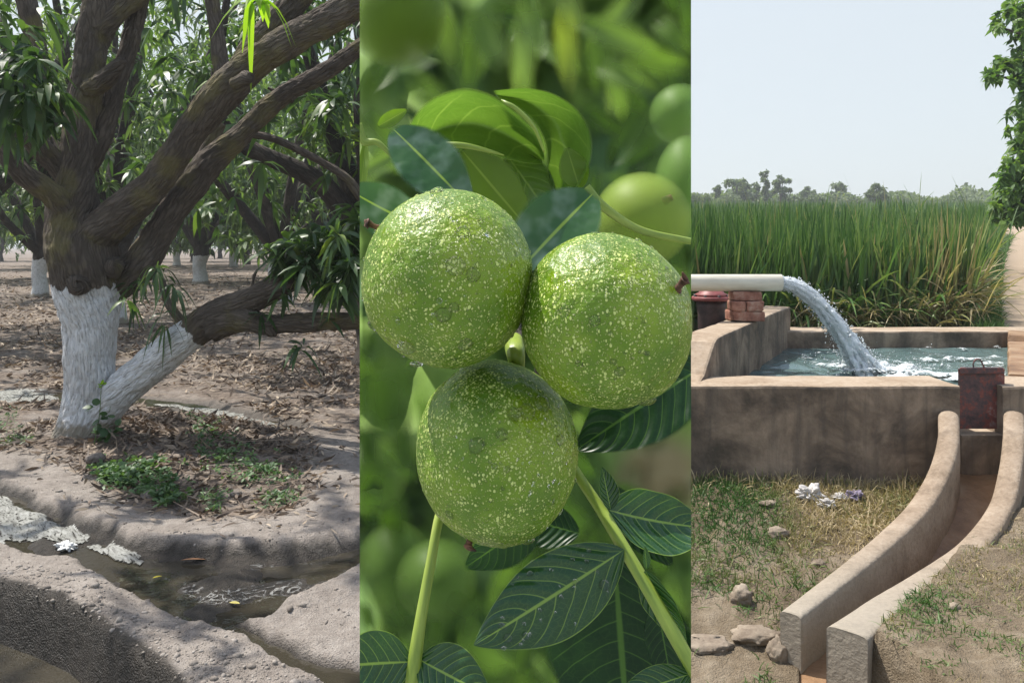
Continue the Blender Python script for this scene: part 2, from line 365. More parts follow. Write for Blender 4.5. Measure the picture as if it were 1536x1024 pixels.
ground = fast_mesh('ground', np.stack([GX, GY, GZ], 1), GF, M['soil'], attrs=dict(wet=wet, litter=litter, right=1-left, path=path_, field=field))
tag(ground, 'bare tilled earth with berms on the orchard side and trampled soil by the tank', 'ground', kind='structure')
# ------------------------------------------------------------------ standing water of the orchard
def water_mat(name, colr, rough=.03, scale=5., bstr=.12, murk=.6):
    t = NT(name); ob = t.coord('Object'); nz = t.noise(ob, scale, 3, .5, .6)
    cc = t.mix(t.noise(ob, 2.2, 3), tuple(x*.6 for x in colr), colr)
    return t.done(t.bsdf(cc, rough, t.bump(nz, bstr, .02), .5, IOR=1.33))
M['ditch'] = water_mat('ditch_water', (.048, .042, .03), .04, 9, .22)
def sheet(name, poly, z, mat, label, cat, grow=.18, step=.03):
    x0, y0 = np.min(poly, 0)-grow; x1, y1 = np.max(poly, 0)+grow
    y0 = max(y0, 1.6); xs = np.arange(max(x0, -5.5), min(x1, .5), step); yy = np.arange(y0, y1, step)
    a, b = np.meshgrid(xs, yy); pp = np.stack([a.ravel(), b.ravel()], 1); keep = sdpoly(pp, poly) > -grow
    nx = len(xs); i = (np.arange(len(yy)-1)[:, None]*nx+np.arange(nx-1)[None]).ravel(); Q = np.stack([i, i+1, i+nx+1, i+nx], -1); Q = Q[keep[Q].all(1)]
    u, inv = np.unique(Q, return_inverse=True); V = np.stack([pp[u, 0], pp[u, 1], np.full(len(u), z)], 1)
    o = fast_mesh(name, V, inv.reshape(Q.shape), mat); return tag(o, label, cat, kind='structure')
sheet('channel_water', CHAN, -.05, M['ditch'], 'shallow brown water in the winding mud channel', 'water')
sheet('pool_water', POOL, -.20, M['ditch'], 'dark pool of still water below the cut bank', 'water', .05, .05)
sheet('basin_water', RING, -.024, M['ditch'], 'thin sheet of pale water round the back of the tree basin', 'water', .02)
# pale scum on the channel; painted sky reflection on the ring water
def scum(name, poly, z, label, thr=.0, sc_=(2.5, 9), ang=.45, seed=0, style=0, hmax=.02):
    x0, y0 = np.min(poly, 0); x1, y1 = np.max(poly, 0); st = .012
    xs = np.arange(x0, x1, st); yy = np.arange(y0, y1, st); a, b = np.meshgrid(xs, yy); pp = np.stack([a.ravel(), b.ravel()], 1)
    ca, sa = math.cos(ang), math.sin(ang); u = pp[:, 0]*ca+pp[:, 1]*sa; v = -pp[:, 0]*sa+pp[:, 1]*ca
    n = fbm(np.stack([u*sc_[0], v*sc_[1], u*0+seed], 1)+.6*fbm(np.stack([pp[:, 0], pp[:, 1], u*0], 1), 4, 2)[:, None], 1, 4)
    f = (pp[:, 0]*0+.3*sst(-.01, .08, sdpoly(pp, poly))) if style == 2 else (n*.6+sst(-.02, .12, sdpoly(pp, poly))-.45) if style == 0 else (.26-np.abs(n)*1.25-.5*(1-sst(-.02, .1, sdpoly(pp, poly)))); keep = (f > thr) & (sdpoly(pp, poly) > -.03) & (ground_z(pp[:, 0], pp[:, 1], False) < z+hmax)
    nx = len(xs); i = (np.arange(len(yy)-1)[:, None]*nx+np.arange(nx-1)[None]).ravel(); Q = np.stack([i, i+1, i+nx+1, i+nx], -1); Q = Q[keep[Q].all(1)]
    us, inv = np.unique(Q, return_inverse=True); zz = np.maximum(z, ground_z(pp[us, 0], pp[us, 1], False)+.004)+.003*np.clip(f[us]*3, 0, 1)+.0015*fbm(np.stack([u[us]*9, v[us]*40, u[us]*0], 1), 1, 3)
    o = fast_mesh(name, np.stack([pp[us, 0], pp[us, 1], zz], 1), inv.reshape(Q.shape), M['scum'], attrs=dict(f=f[us]))
    if style == 2: o.data.materials[0] = M['froth']
    return tag(o, label, 'foam', kind='stuff')
t = NT('scum'); ob = t.coord('Object'); mp = t.new('Mapping'); t.set(mp.inputs[0], ob); mp.inputs['Rotation'].default_value = (0, 0, .85); nz = t.noise(t.mapping(mp.outputs[0], (1, 3.6, 1)), 15, 6, .68, 1.2)
tp = t.new('BsdfTransparent'); sb = t.bsdf(t.ramp(nz, [(.3, (.085, .08, .068)), (.5, (.20, .20, .18)), (.7, (.36, .365, .34))]), .5, t.bump(nz, .6, .012), .4)
M['scum'] = t.done(t.mixs(t.step(t.math('ADD', t.math('MINIMUM', t.attr('f'), .09), t.math('MULTIPLY', t.math('SUBTRACT', nz, .44), 1.6)), -.04, .12), tp.outputs[0], sb))
t = NT('froth'); ob = t.coord('Object'); nz = t.noise(t.mapping(ob, (1, 1.5, 1)), 7, 4, .55, 2.6); n9 = t.noise(ob, 4.5, 3); rd = t.math('ABSOLUTE', t.math('SUBTRACT', nz, .5)); tp = t.new('BsdfTransparent')
fa = t.math('MULTIPLY', t.math('MULTIPLY', t.step(rd, .035, .006), t.step(n9, .44, .56)), t.step(t.attr('f'), .05, .2)); M['froth'] = t.done(t.mixs(t.math('MULTIPLY', fa, .6), tp.outputs[0], t.bsdf((.30, .30, .285), .5)))
scum('foam_scum', plan([(-160,715),(0,736),(90,776),(165,806),(246,828),(222,858),(150,848),(90,828),(0,812),(-160,770)], -.045), -.045, 'pale grey scum floating on the channel water', -.06, (1.6, 9), -.8, 0, 0, .03)
scum('foam_swirl', plan([(262,872),(340,848),(440,842),(530,834),(530,866),(480,888),(400,905),(310,915),(262,900)], -.045), -.045, 'curling streaks of froth on the wet mud', .01, (2.2, 5), .1, 3.3, 2, .012)
scum('sky_reflection_strip', plan([(225,600),(290,604),(370,616),(462,642),(440,648),(370,634),(290,618)], 0), -.02, 'painted whitish sky reflection along the water behind the tree', -.05, (4, 12), -.2, 5., 0, .1)  # pale film painted in as sky reflected on the ring water, here and below
scum('sky_reflection_strip', plan([(-60,584),(20,580),(96,586),(96,600),(20,602),(-60,608)], 0), -.02, 'painted pale sky reflection strip left of the white trunk', -.05, (4, 12), -.1, 8., 0, .1)
# ------------------------------------------------------------------ clods, litter, weeds
t = NT('clod'); ob = t.coord('Object'); n2 = t.noise(ob, 60, 4, .6)
M['clod'] = t.done(t.bsdf(t.ramp(t.math('ADD', t.math('MULTIPLY', n2, .6), t.math('MULTIPLY', t.attr('rnd'), .4)), [(.3, (.16, .138, .12)), (.6, (.27, .24, .21)), (.8, (.35, .318, .288))]), .95, t.bump(n2, .6, .01), .2))
bm = bmesh.new(); bmesh.ops.create_icosphere(bm, subdivisions=1, radius=1); ICO = np.array([v.co[:] for v in bm.verts]); ICF = np.array([[v.index for v in f.verts] for f in bm.faces]); bm.free()
def scatter_clods(name, pts, size, mat, label):
    V = []; Fc = []; A = []; k = 0
    z = ground_z(pts[:, 0], pts[:, 1])
    for (x, y), zz, s in zip(pts, z, size):
        d = ICO*(1+.45*fbm(ICO+rng.random(3)*50, 1.6, 3))[:, None]; sx = s*rng.uniform(.6, 1.4, 3)*[1, 1, .7]
        V.append(d*sx+[x, y, zz+s*.02]); Fc.append(ICF+k); k += len(ICO); A.append(np.full(len(ICO), rng.random()))
    o = fast_mesh(name, np.concatenate(V), np.concatenate(Fc), mat, attrs=dict(rnd=np.concatenate(A)), smooth=False)
    return tag(o, label, 'soil', kind='stuff')
def along(line, n, w):
    L = np.array(line); k = rng.integers(0, len(L)-1, n); t_ = rng.random(n)[:, None]
    return L[k]*(1-t_)+L[k+1]*t_+rng.normal(0, w, (n, 2))
fb = along([p for p in FBERM if p[1] < 4.2], 2300, .1); bb = along(BERM, 1300, .17); ot = np.stack([rng.uniform(-2.2, -.35, 900), rng.uniform(2.4, 3.6, 900)], 1)
ot = ot[sdpoly(ot, CHAN) < -.02]; ot = ot[sdpoly(ot, POOL) < -.03]; fb = fb[(sdpoly(fb, POOL) < -.0) & (sdpoly(fb, CHAN) < .03)]; bb = bb[sdpoly(bb, CHAN) < .0]
pts = np.concatenate([fb, bb, ot]); sz = np.minimum(np.exp(rng.normal(math.log(.0033), .6, len(pts))), .018)
scatter_clods('soil_clods', pts, sz, M['clod'], 'crumbly dry clods of grey earth on the banks')
M['dryleaf'] = leaf_mat('dry_leaf', [(0, (.06, .043, .032)), (.4, (.17, .125, .09)), (.75, (.33, .26, .185)), (1, (.50, .42, .32))], .1, .7, tint=(1.1, .9, .7))
def litter_pts(n, test):
    py = rng.uniform(398, 830, n*4); py = 398+(py-398)*rng.random(n*4)**.25; px = rng.uniform(-60, 560, n*4); Y = F*H/(py-HY); p = np.stack([(px-CX)/F*Y, Y], 1)
    return p[test(p)][:n]
lp = np.concatenate([litter_pts(13000, lambda p: (p[:, 1] > 5.6) & (sdpoly(p, RING) < -.02) & (fbm(np.stack([p[:, 0], p[:, 1], p[:, 0]*0], 1), .9, 3) > rng.normal(-.1, .35, len(p)))),
                     litter_pts(3400, lambda p: sdpoly(p, BASIN) > -.08),
                     litter_pts(260, lambda p: (p[:, 1] < 5.6) & (sdpoly(p, CHAN) < 0) & (sdpoly(p, POOL) < 0))])
lz = ground_z(lp[:, 0], lp[:, 1]); n = len(lp); a = rng.random(n)*6.283
big = np.interp(lp[:, 1], [4, 8, 25], [.75, 1., 1.9])
V, Q, r = leaf_arrays(np.stack([lp[:, 0], lp[:, 1], lz+.012], 1), np.stack([np.cos(a), np.sin(a), rng.normal(.12, .2, n)], 1), rng.uniform(.045, .125, n)*big, rng.uniform(.014, .03, n)*big, rng.normal(.1, .3, n), ((0, .1), (.3, .9), (.65, .8), (1, .05)), roll=.8, rnd=np.where(sdpoly(lp, BASIN) > -.05, .62, .9)*rng.random(n))
tag(fast_mesh('leaf_litter', V, Q, M['dryleaf'], attrs=dict(rnd=r)), 'fallen dry mango leaves covering the orchard floor', 'leaf litter', kind='stuff')
# twigs
V, Q, r = leaf_arrays(*(lambda k: (np.stack([lp[k, 0], lp[k, 1], lz[k]+.015], 1), np.stack([np.cos(a[k]*2), np.sin(a[k]*2), rng.normal(.03, .06, len(k))], 1), rng.uniform(.15, .4, len(k)), np.full(len(k), .008), np.zeros(len(k))))(rng.integers(0, n, 260)), ((0, 1), (.5, .8), (1, .4)))
tag(fast_mesh('fallen_twigs', V, Q, M['dryleaf'], attrs=dict(rnd=r*.5)), 'thin dead twigs scattered among fallen leaves', 'twigs', kind='stuff')
M['weed'] = leaf_mat('weed_leaf', [(0, (.035, .08, .03)), (.5, (.07, .14, .05)), (1, (.15, .24, .09))], .3, .5)
def weeds(name, regions, label, L=.045, W=.022, hgt=.05):
    pt = []
    for px, py, rx, ry, k in regions:
        u = rng.normal(0, .5, (k, 2)); pt += [G(px+rx*a_, py+ry*b_) for a_, b_ in u]
    pt = np.array(pt); z = ground_z(pt[:, 0], pt[:, 1]); c = np.stack([pt[:, 0], pt[:, 1], z+rng.uniform(.2, 1, len(z))*hgt], 1)
    V, Q, r = rosettes(c, np.tile([0, 0, 1.], (len(c), 1))+rng.normal(0, .3, (len(c), 3)), 7, L, W, .3, (40, 95), stations=((0, .2), (.35, .9), (.7, .9), (1, .1)))
    return tag(fast_mesh(name, V, Q, M['weed'], attrs=dict(rnd=r)), label, 'weeds', kind='stuff')
weeds('low_weeds', [(205,715,55,22,150),(165,712,20,12,40),(255,745,30,14,40)], 'leafy green weeds spreading over the near berm edge')
weeds('low_weeds', [(345,690,60,30,75),(400,712,40,14,45),(310,660,30,22,30),(285,632,10,8,8)], 'sparse green weeds among brown leaves in the basin', .04, .014)
weeds('low_weeds', [(320,755,14,16,26),(420,750,30,12,30),(12,640,25,25,30),(20,668,30,6,25)], 'small tufts of grassy weeds on the inner berm', .05, .008, .03)
def bar(a, b, r): return [(*a, r), (*((Vector(a)+Vector(b))/2), r), (*b, r*.7)]
w = thing('weed', GG(160, 658), 'tall thin weed with round leaves and pale flower head against the white trunk', 'weed')
b0 = Vector(w.location)-Vector((0, .18, 0)); top = P(152, 578, b0.y)
tube('stem', [(*b0, .004), (*(b0.lerp(top, .5)+Vector((.012, 0, 0))), .003), (*top, .002)], M['weed'], w, 14, 6, attrs=dict(rnd=lambda V, T: T*0+.8))
cc = np.array([P(*a_, b0.y) for a_ in [(142,610),(150,627),(163,622),(168,650),(160,655),(150,652),(176,640),(140,648),(155,640)]]); V, Q, r = rosettes(cc, np.tile([0, -.6, .6], (len(cc), 1)), 5, .06, .05, .2, (50, 90), stations=((0, .4), (.3, .95), (.7, .9), (1, .3)))
fast_mesh('leaf', V, Q, M['weed'], w, dict(rnd=r*.5))
V, Q, r = rosettes(np.array([top]), np.array([[0, -.3, 1.]]), 9, .035, .02, .1, (20, 80)); fast_mesh('flower_head', V, Q, M['mango_young'], w, dict(rnd=r))
# stones, scraps and single leaves
for (px, py, s), lb in zip([(355, 744, .035), (143, 692, .055), (226, 748, .05)], ['grey stone among weeds inside the berm', 'pale lump of stone at the left end of the weeds', 'dark rounded stone below the leafy weeds']):
    g = GG(px, py); tag(rock('stone', (g.x, g.y, g.z+s*.3), (s, s*.8, s*.6), M['clod'], px), lb, 'stone')
def single_leaf(name, px, py, L, W, ang, colr, label, z=-.042):
    g = G(px, py, z); d = np.array([[math.cos(ang), math.sin(ang), .02]])
    V, Q, r = leaf_arrays(np.array([g])-d*L/2, d, np.array([L]), np.array([W]), np.array([.0]), ((0, .05), (.2, .7), (.45, 1), (.75, .7), (1, .03)), fold=.35, roll=.1)
    t = NT(name); m = t.done(t.bsdf(t.mix(t.noise(t.coord(), 40), tuple(x*.7 for x in colr), colr), .6)); return tag(fast_mesh(name, V+[0, 0, .006], Q, m), label, 'leaf')
single_leaf('fallen_leaf', 290, 841, .115, .03, .05, (.42, .21, .10), 'orange brown leaf floating at the channel edge')
single_leaf('fallen_leaf', 236, 867, .04, .018, .6, (.60, .50, .03), 'small bright yellow leaf on the dark mud left of the frothy patch')
single_leaf('fallen_leaf', 352, 906, .05, .02, -.3, (.55, .47, .12), 'pale yellow leaf curled on mud under the frothy patch')
t = NT('white_rag'); M['rag'] = t.done(t.bsdf(t.ramp(t.noise(t.coord(), 30, 3), [(.3, (.5, .5, .49)), (.6, (.75, .75, .73))]), .7))
def rag(name, c, s, label, mat, seed):
    bm = bmesh.new(); bmesh.ops.create_icosphere(bm, subdivisions=5, radius=1); co = np.array([v.co[:] for v in bm.verts])
    rid = np.abs(fbm(co+seed, 1.6, 3)); k = .55+.9*rid+.25*fbm(co+seed+4, 4, 3)
    for v, a_ in zip(bm.verts, k): v.co = Vector((c[0]+v.co.x*s[0]*a_, c[1]+v.co.y*s[1]*a_, c[2]+v.co.z*s[2]*a_))
    o = bm_obj(name, bm, mat); return tag(o, label, 'rag') if label else o
g = G(97, 823, -.045); rag('cloth_scrap', (g.x, g.y, g.z+.012), (.05, .035, .02), 'crumpled white scrap lying on the channel mud', M['rag'], 3)
# ------------------------------------------------------------------ the whitewashed mango tree
YT = TREE.y
def limb_pts(lst, Y0=YT):
    out = []
    for px, py, w, dy in lst:
        Y = Y0+dy; out.append((*P(px, py, Y), w*.5/F*Y))
    return out
mt = thing('mango_tree', (TREE.x, TREE.y, gz(TREE.x, TREE.y)), 'old mango tree with whitewashed trunk and white low limb beside the channel', 'tree')
def wz(z1, k=.22):       # whitewash below height z1
    return lambda V, T: sst(z1+k*.5, z1-k*.5, V[:, 2])
zw1 = P(0, 436, YT).z
foot = lambda V, T: sst(.30, .0, V[:, 2])
tube('trunk', limb_pts([(128,690,122,0),(128,668,104,0),(130,645,86,0),(133,610,76,0),(134,560,72,0),(134,500,76,0),(133,455,86,0),(130,420,96,0),(126,390,98,.0),(118,360,90,.03),(112,325,80,.05),(111,290,70,.05)]), M['bark'], mt, 230, 130, .075, 5, ridge=.011, attrs=dict(white=lambda V, T: sst(zw1+.14, zw1-.1, V[:, 2]), foot=foot))
def limb(lst, n=70, seg=28, lump=.09, white=0, name='limb', mat='bark', seed=1):
    return tube(name, limb_pts(lst), M[mat], mt, int(n*2.1), int(seg*2.3), lump, 6, dict(white=lambda V, T: T*0, foot=lambda V, T: T*0), seed, ridge=.009 if seg > 18 else .004)
limb([(112,350,80,.05),(111,310,66,.05),(113,270,55,.06),(117,230,47,.07),(119,190,45,.08),(125,150,51,.1),(133,110,46,.1),(138,70,45,.1),(146,35,51,.1),(152,0,54,.1),(150,-60,52,.1),(140,-140,50,.1)], 120, 40)
limb([(146,45,40,.08),(172,18,36,.1),(204,-8,38,.15),(240,-40,38,.2),(300,-90,32,.3)], 40, 24)
limb([(124,262,30,.14),(146,218,36,.2),(164,160,32,.26),(182,105,28,.3),(197,55,28,.32),(207,10,30,.34),(214,-40,28,.36)], 60, 24)
limb([(132,133,30,.03),(152,124,32,-.03),(166,112,28,-.07),(176,100,22,-.09),(184,90,17,-.1),(186,88,6,-.1)], 30, 22, .16, name='limb_stub')
limb([(108,330,44,.0),(86,300,40,-.1),(58,278,36,-.2),(36,262,34,-.28),(16,240,31,-.33),(2,218,28,-.36),(-14,190,27,-.4),(-40,160,26,-.45)], 60, 26, .12)
limb([(116,275,46,.1),(92,248,44,.06),(66,222,40,.0),(40,196,38,-.05),(18,172,36,-.1),(-6,150,34,-.15),(-40,130,32,-.2)], 60, 26, .1)
limb([(60,135,24,1.2),(56,80,28,1.2),(46,30,30,1.2),(36,-20,30,1.2),(24,-70,30,1.2)], 40, 20)
# big diagonal limb and its forks
limb([(112,412,34,.10),(128,384,54,.04),(150,350,62,-.0),(178,322,58,-.04),(208,298,54,-.08),(240,266,47,-.12),(264,232,47,-.16),(290,194,49,-.2),(316,160,52,-.24),(342,130,56,-.28),(368,106,52,-.32),(398,84,49,-.36),(440,58,50,-.42),(490,30,48,-.48),(548,-2,46,-.54),(620,-46,50,-.6)], 130, 40)
limb([(352,124,50,-.26),(378,84,48,-.28),(404,48,44,-.3),(428,20,44,-.32),(452,-12,42,-.34),(480,-60,38,-.36)], 60, 28)
limb([(338,140,24,.0),(332,100,24,.05),(326,55,22,.08),(320,15,22,.1),(312,-40,22,.1)], 40, 18)
limb([(352,126,20,-.5),(368,118,22,-.56),(376,116,14,-.6)], 12, 16, .3, name='limb_stub')
# right-hand rising limb
limb([(154,446,30,.10),(176,428,48,.10),(206,402,52,.12),(228,368,48,.16),(248,334,44,.18),(268,304,44,.2),(292,274,44,.22),(316,242,44,.24),(348,214,36,.26),(378,186,32,.28),(404,160,32,.3),(432,138,32,.3),(462,122,28,.3),(500,100,27,.3),(545,68,26,.3),(620,20,22,.3)], 110, 30)
limb([(268,300,40,.5),(292,262,30,.6),(310,225,26,.65),(328,185,22,.7)], 40, 20)
limb([(372,200,12,.9),(410,208,12,.9),(450,226,12,.9),(488,246,12,.9),(520,268,14,.9),(545,300,16,.9)], 40, 12)
limb([(440,152,9,.3),(420,140,8,.3),(402,132,5,.3)], 16, 10)
# low limb: whitewashed lower half, then dark, forking
zl = P(288, 497, YT-.2)
def wlow(V, T):
    s = V@np.array([.78, 0, .62]); e = float(np.dot(zl, [.78, 0, .62])); return sst(e+.08, e-.08, s)
tube('low_limb', limb_pts([(128,640,64,.0),(152,618,60,-.02),(176,592,56,-.05),(206,566,54,-.08),(236,540,52,-.12),(266,516,52,-.16),(298,492,52,-.2),(332,472,52,-.24),(362,456,44,-.27),(396,440,40,-.3),(426,424,38,-.34),(458,404,36,-.38),(500,384,32,-.42),(560,360,28,-.5),(640,330,22,-.6)]), M['bark'], mt, 260, 84, .08, 6, ridge=.009, attrs=dict(white=wlow, foot=foot))
limb([(318,492,46,-.26),(346,480,46,-.29),(374,481,38,-.32),(404,486,32,-.35),(440,484,30,-.38),(490,482,29,-.4),(550,482,28,-.43),(640,478,24,-.46)], 70, 28)
limb([(400,490,20,-.36),(408,498,18,-.4),(414,503,6,-.41)], 10, 14, .25, name='limb_stub')
limb([(276,484,15,-.18),(266,474,14,-.19),(254,458,13,-.2),(247,440,12,-.2),(244,424,11,-.2),(243,416,5,-.2)], 24, 12)
limb([(378,432,6,-.28),(380,420,5,-.28),(384,408,5,-.28),(394,398,3,-.28)], 14, 8)
# knots where limbs were cut
limb([(118,424,36,-.16),(117,428,34,-.23),(116,430,24,-.27),(116,430,8,-.28)], 14, 20, .2, name='bark_knot')
limb([(176,396,28,-.02),(170,404,26,-.12),(168,406,12,-.15)], 12, 18, .25, name='bark_knot')
# foliage of the main tree (clusters of long drooping leaves)
def cluster(boxes, Y0=YT):
    pts = []
    for px, py, rx, ry, dy, k in boxes:
        for _ in range(k):
            a_, b_, c_ = np.clip(rng.normal(0, .5, 3), -1, 1); pts.append(P(px+rx*a_, py+ry*b_, Y0+dy+.35*c_))
    return np.array(pts)
ST4 = ((0,.12),(.22,.8),(.45,1.),(.72,.75),(1,.03))
def foliage(pts, name, parent, mat='mango', L=.2, W=.052, nl=9, droop=.6, axis=(0, 0, .6), spread=(50, 115), fold=.22, st=ST4):
    ax = np.tile(np.array(axis), (len(pts), 1))+rng.normal(0, .5, (len(pts), 3))
    V, Q, r = rosettes(pts, ax, nl, L, W, droop, spread, stations=st, fold=fold)
    return fast_mesh(name, V, Q, M[mat], parent, dict(rnd=r))
foliage(cluster([(30,60,60,45,-.8,12),(20,110,45,50,-.9,14),(55,150,45,35,-.9,10),(20,165,30,30,-.9,6),(75,135,30,30,-.8,5)]), 'foliage', mt, nl=8, droop=.8)
foliage(cluster([(520,360,40,30,-.6,16),(470,375,45,28,-.5,20),(440,395,40,18,-.5,12),(520,400,35,30,-.7,18),(505,430,25,22,-.6,9),(425,385,22,14,-.4,6),(540,330,30,20,-.5,8)]), 'foliage', mt, nl=9, L=.18, W=.046)
foliage(cluster([(240,400,16,14,-.2,6),(205,440,10,18,-.25,3),(196,455,8,12,-.25,2),(262,425,14,16,-.2,3),(250,480,8,10,-.2,2),(215,420,14,10,-.25,2)]), 'foliage', mt, nl=6, L=.14, W=.026, droop=1.1)
foliage(np.array([P(455, 520, YT-.7), P(448, 524, YT-.7), P(432, 440, YT-.5), P(418, 448, YT-.5), P(495,480,YT-.5), P(392,470,YT-.4)]), 'foliage', mt, nl=6, L=.15, W=.03, droop=.8)
foliage(np.array([P(378, 2, YT-.8), P(392, 4, YT-.8), P(384, -8, YT-.8)]), 'young_leaves', mt, 'mango_young', nl=5, L=.26, W=.055, droop=1.4, spread=(40, 80))
foliage(cluster([(420,30,40,30,.9,5),(340,110,20,30,.8,5),(505,150,30,20,.6,6)]), 'foliage', mt, nl=8)
# the part of its crown above the frame, which shades the ground
cp = []
while len(cp) < 120:
    u = rng.normal(size=3); u /= np.linalg.norm(u); k = rng.uniform(.35, 1)**.5
    p_ = np.array([-3.3, 5.9, 4.7])+u*k*np.array([3.9, 3.3, 2.3])
    if p_[2] > H+(HY+60)/F*p_[1] and p_[2] > 2.9 and (p_[0]+.47*p_[2])/max(.5, p_[1]-.25*p_[2]) < -.17 and not (-3.7 < p_[0]+.47*(p_[2]-1.9) < -1.6 and 5.3 < p_[1]-.25*(p_[2]-1.9) < 6.5 and rng.random() < .8) and CX+F*p_[0]/p_[1] < 600: cp.append(p_)
foliage(np.array(cp), 'crown', mt, nl=11, L=.26, W=.06, fold=0, st=((0,.15),(.35,1.),(.7,.7),(1,.05)))
# ------------------------------------------------------------------ the orchard behind
def orchard_tree(x, y, label, hgt=8.5, rad=4.6, nros=700, L=.24, W=.06, low=1.35, trunkr=.26, mat='mango_far', seed=0, nl=9, group='orchard trees behind the white-trunk mango', wash=1.):
    rr = np.random.default_rng(seed+100); z0 = gz(x, y)
    o = thing('mango_tree', (x, y, z0), label, 'tree', group)
    tr = [(x, y, z0-.1, trunkr*1.35), (x+.02, y, z0+.25, trunkr*1.02), (x-.03, y, z0+.7, trunkr*.95), (x+.05, y, z0+1.15, trunkr*1.15), (x+.08, y, z0+1.5, trunkr*1.05)]
    tube('trunk', tr, M['bark_far'], o, 26, 16, .1, 4, dict(white=lambda V, T: wash*sst(z0+1.12, z0+.95, V[:, 2]), foot=lambda V, T: sst(.2, 0, V[:, 2]-z0)), seed)
    cen = np.array([x, y, z0+low+(hgt-low)*.42]); ends = []
    for k in range(7):
        a_ = k/7*6.283+rr.uniform(-.3, .3); el = rr.uniform(.15, 1.1); e = cen+np.array([math.cos(a_)*math.cos(el)*rad*.8, math.sin(a_)*math.cos(el)*rad*.8, math.sin(el)*(hgt-low)*.5-.8])
        m1 = np.array([x, y, z0+1.2])*.62+e*.38+[0, 0, rr.uniform(-.35, .25)]; m2 = np.array([x, y, z0+1.2])*.3+e*.7+rr.normal(0, .3, 3)
        tube('limb', [(x+.05, y, z0+1.15, trunkr*.62), (*m1, trunkr*.48), (*m2, trunkr*.3), (*e, .03)], M['bark_far'], o, 22, 10, .1, 3, dict(white=lambda V, T: T*0, foot=lambda V, T: T*0), seed+k); ends += [m2, e, m1*.4+m2*.6]
    nc_ = 46; cl = []
    while len(cl) < nc_:
        u = rr.normal(size=3); u /= np.linalg.norm(u); k = rr.uniform(.45, 1.)
        p_ = cen+u*k*np.array([rad, rad, (hgt-low)*.56])
        if p_[2] > z0+low: cl.append(p_)
    cl = np.array(cl+ends); k = rr.integers(0, len(cl), nros); pts = cl[k]+rr.normal(0, .62, (nros, 3))*[1, 1, .75]; pts = pts[(pts[:, 2] > z0+low-.25) & (CX+F*pts[:, 0]/pts[:, 1] < 990)]; k = rr.random(len(pts))
    tone = np.clip(fbm(pts, .45, 3)*.5+.5+rr.normal(0, .12, len(pts)), 0, 1)
    V, Q, r = rosettes(pts, np.tile([0, 0, .5], (len(pts), 1))+rr.normal(0, .5, (len(pts), 3)), nl, L, W, .6, (50, 115), rnd=tone, stations=((0, .15), (.35, 1.), (.7, .75), (1, .05)))
    fast_mesh('crown', V, Q, M[mat], o, dict(rnd=r))
    return o
OT = [ # px of trunk, distance, label, options
 (60, 23.3, 'orchard tree with pale thin trunk and level low limb at the left edge', dict(hgt=8.2, nros=800, trunkr=.2)),
 (300, 31.5, 'orchard tree with short white trunk seen under the diagonal limb', dict(hgt=10.5, rad=5.5, nros=950, L=.32, W=.09, low=1.7)),
 (566, 10.2, 'leafy orchard tree filling the gap right of the rising limb', dict(hgt=6.4, rad=2.9, nros=620, mat='mango', low=1.85, wash=0.)),
 (-120, 12.5, 'leafy orchard tree beyond the left edge, dark trunk out of sight', dict(hgt=7.5, rad=4.0, nros=800, mat='mango', low=1.8)),
 (165, 15.5, 'orchard tree standing directly behind the white trunk', dict(hgt=8.4, rad=4.2, nros=720, low=2.0)),
 (420, 20.5, 'orchard tree between the rising limb and the low leafy limb', dict(hgt=9.0, rad=4.6, nros=800, low=1.9)),
]
for k, (px, Y, lb, kw) in enumerate(OT): orchard_tree((px-CX)/F*Y, Y, lb, seed=k, **kw)
far = [(-60, 34), (150, 38), (420, 37), (520, 30), (60, 52), (230, 50), (350, 56), (480, 52), (600, 44), (-150, 50), (150, 75), (290, 78), (430, 80), (560, 72), (0, 80), (640, 31), (90, 62), (370, 66), (500, 90), (200, 95), (330, 100), (-80, 95), (80, 105), (420, 110), (265, 60)]
for k, (px, Y) in enumerate(far):
    orchard_tree((px-CX)/F*Y, Y, 'far orchard tree half hidden by nearer mango crowns', hgt=7.5+.055*Y, rad=6., nros=640, L=.45, W=.16, low=1.25, wash=float(k % 3 == 0), seed=40+k, nl=8, group='far rows of orchard trees')
# ------------------------------------------------------------------ concrete tank
t = NT('concrete_wall'); ob = t.coord('Object'); n1 = t.noise(ob, 3.2, 6, .65, .4); n2 = t.noise(ob, 30, 5, .65); st_ = t.noise(t.mapping(ob, (9, 9, .8)), 1., 5, .6)
c = t.ramp(n1, [(.36, (.048, .037, .028)), (.48, (.145, .106, .076)), (.62, (.28, .212, .152))]); c = t.mix(t.math('MULTIPLY', t.step(st_, .46, .66), .65), c, (.06, .05, .042)); c = t.mix(t.math('MULTIPLY', n2, .22), c, (.30, .25, .19))
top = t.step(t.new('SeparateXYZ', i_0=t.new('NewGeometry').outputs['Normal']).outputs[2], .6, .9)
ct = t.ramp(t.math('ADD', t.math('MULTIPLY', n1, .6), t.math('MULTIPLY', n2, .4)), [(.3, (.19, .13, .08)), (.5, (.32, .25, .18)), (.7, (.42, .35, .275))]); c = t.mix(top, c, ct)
M['tank'] = t.done(t.bsdf(c, .85, t.bump(t.math('ADD', n2, t.math('MULTIPLY', n1, .6)), .55, .015), .3))
t = NT('concrete_pale'); ob = t.coord('Object'); n1 = t.noise(ob, 5, 6, .62); n2 = t.noise(ob, 45, 4, .6)
c = t.ramp(t.math('ADD', t.math('MULTIPLY', n1, .65), t.math('MULTIPLY', n2, .35)), [(.3, (.13, .095, .066)), (.48, (.245, .188, .135)), (.66, (.34, .275, .21))]); c = t.mix(t.math('MULTIPLY', t.step(t.noise(ob, 8, 5), .58, .72), .5), c, (.13, .10, .075))
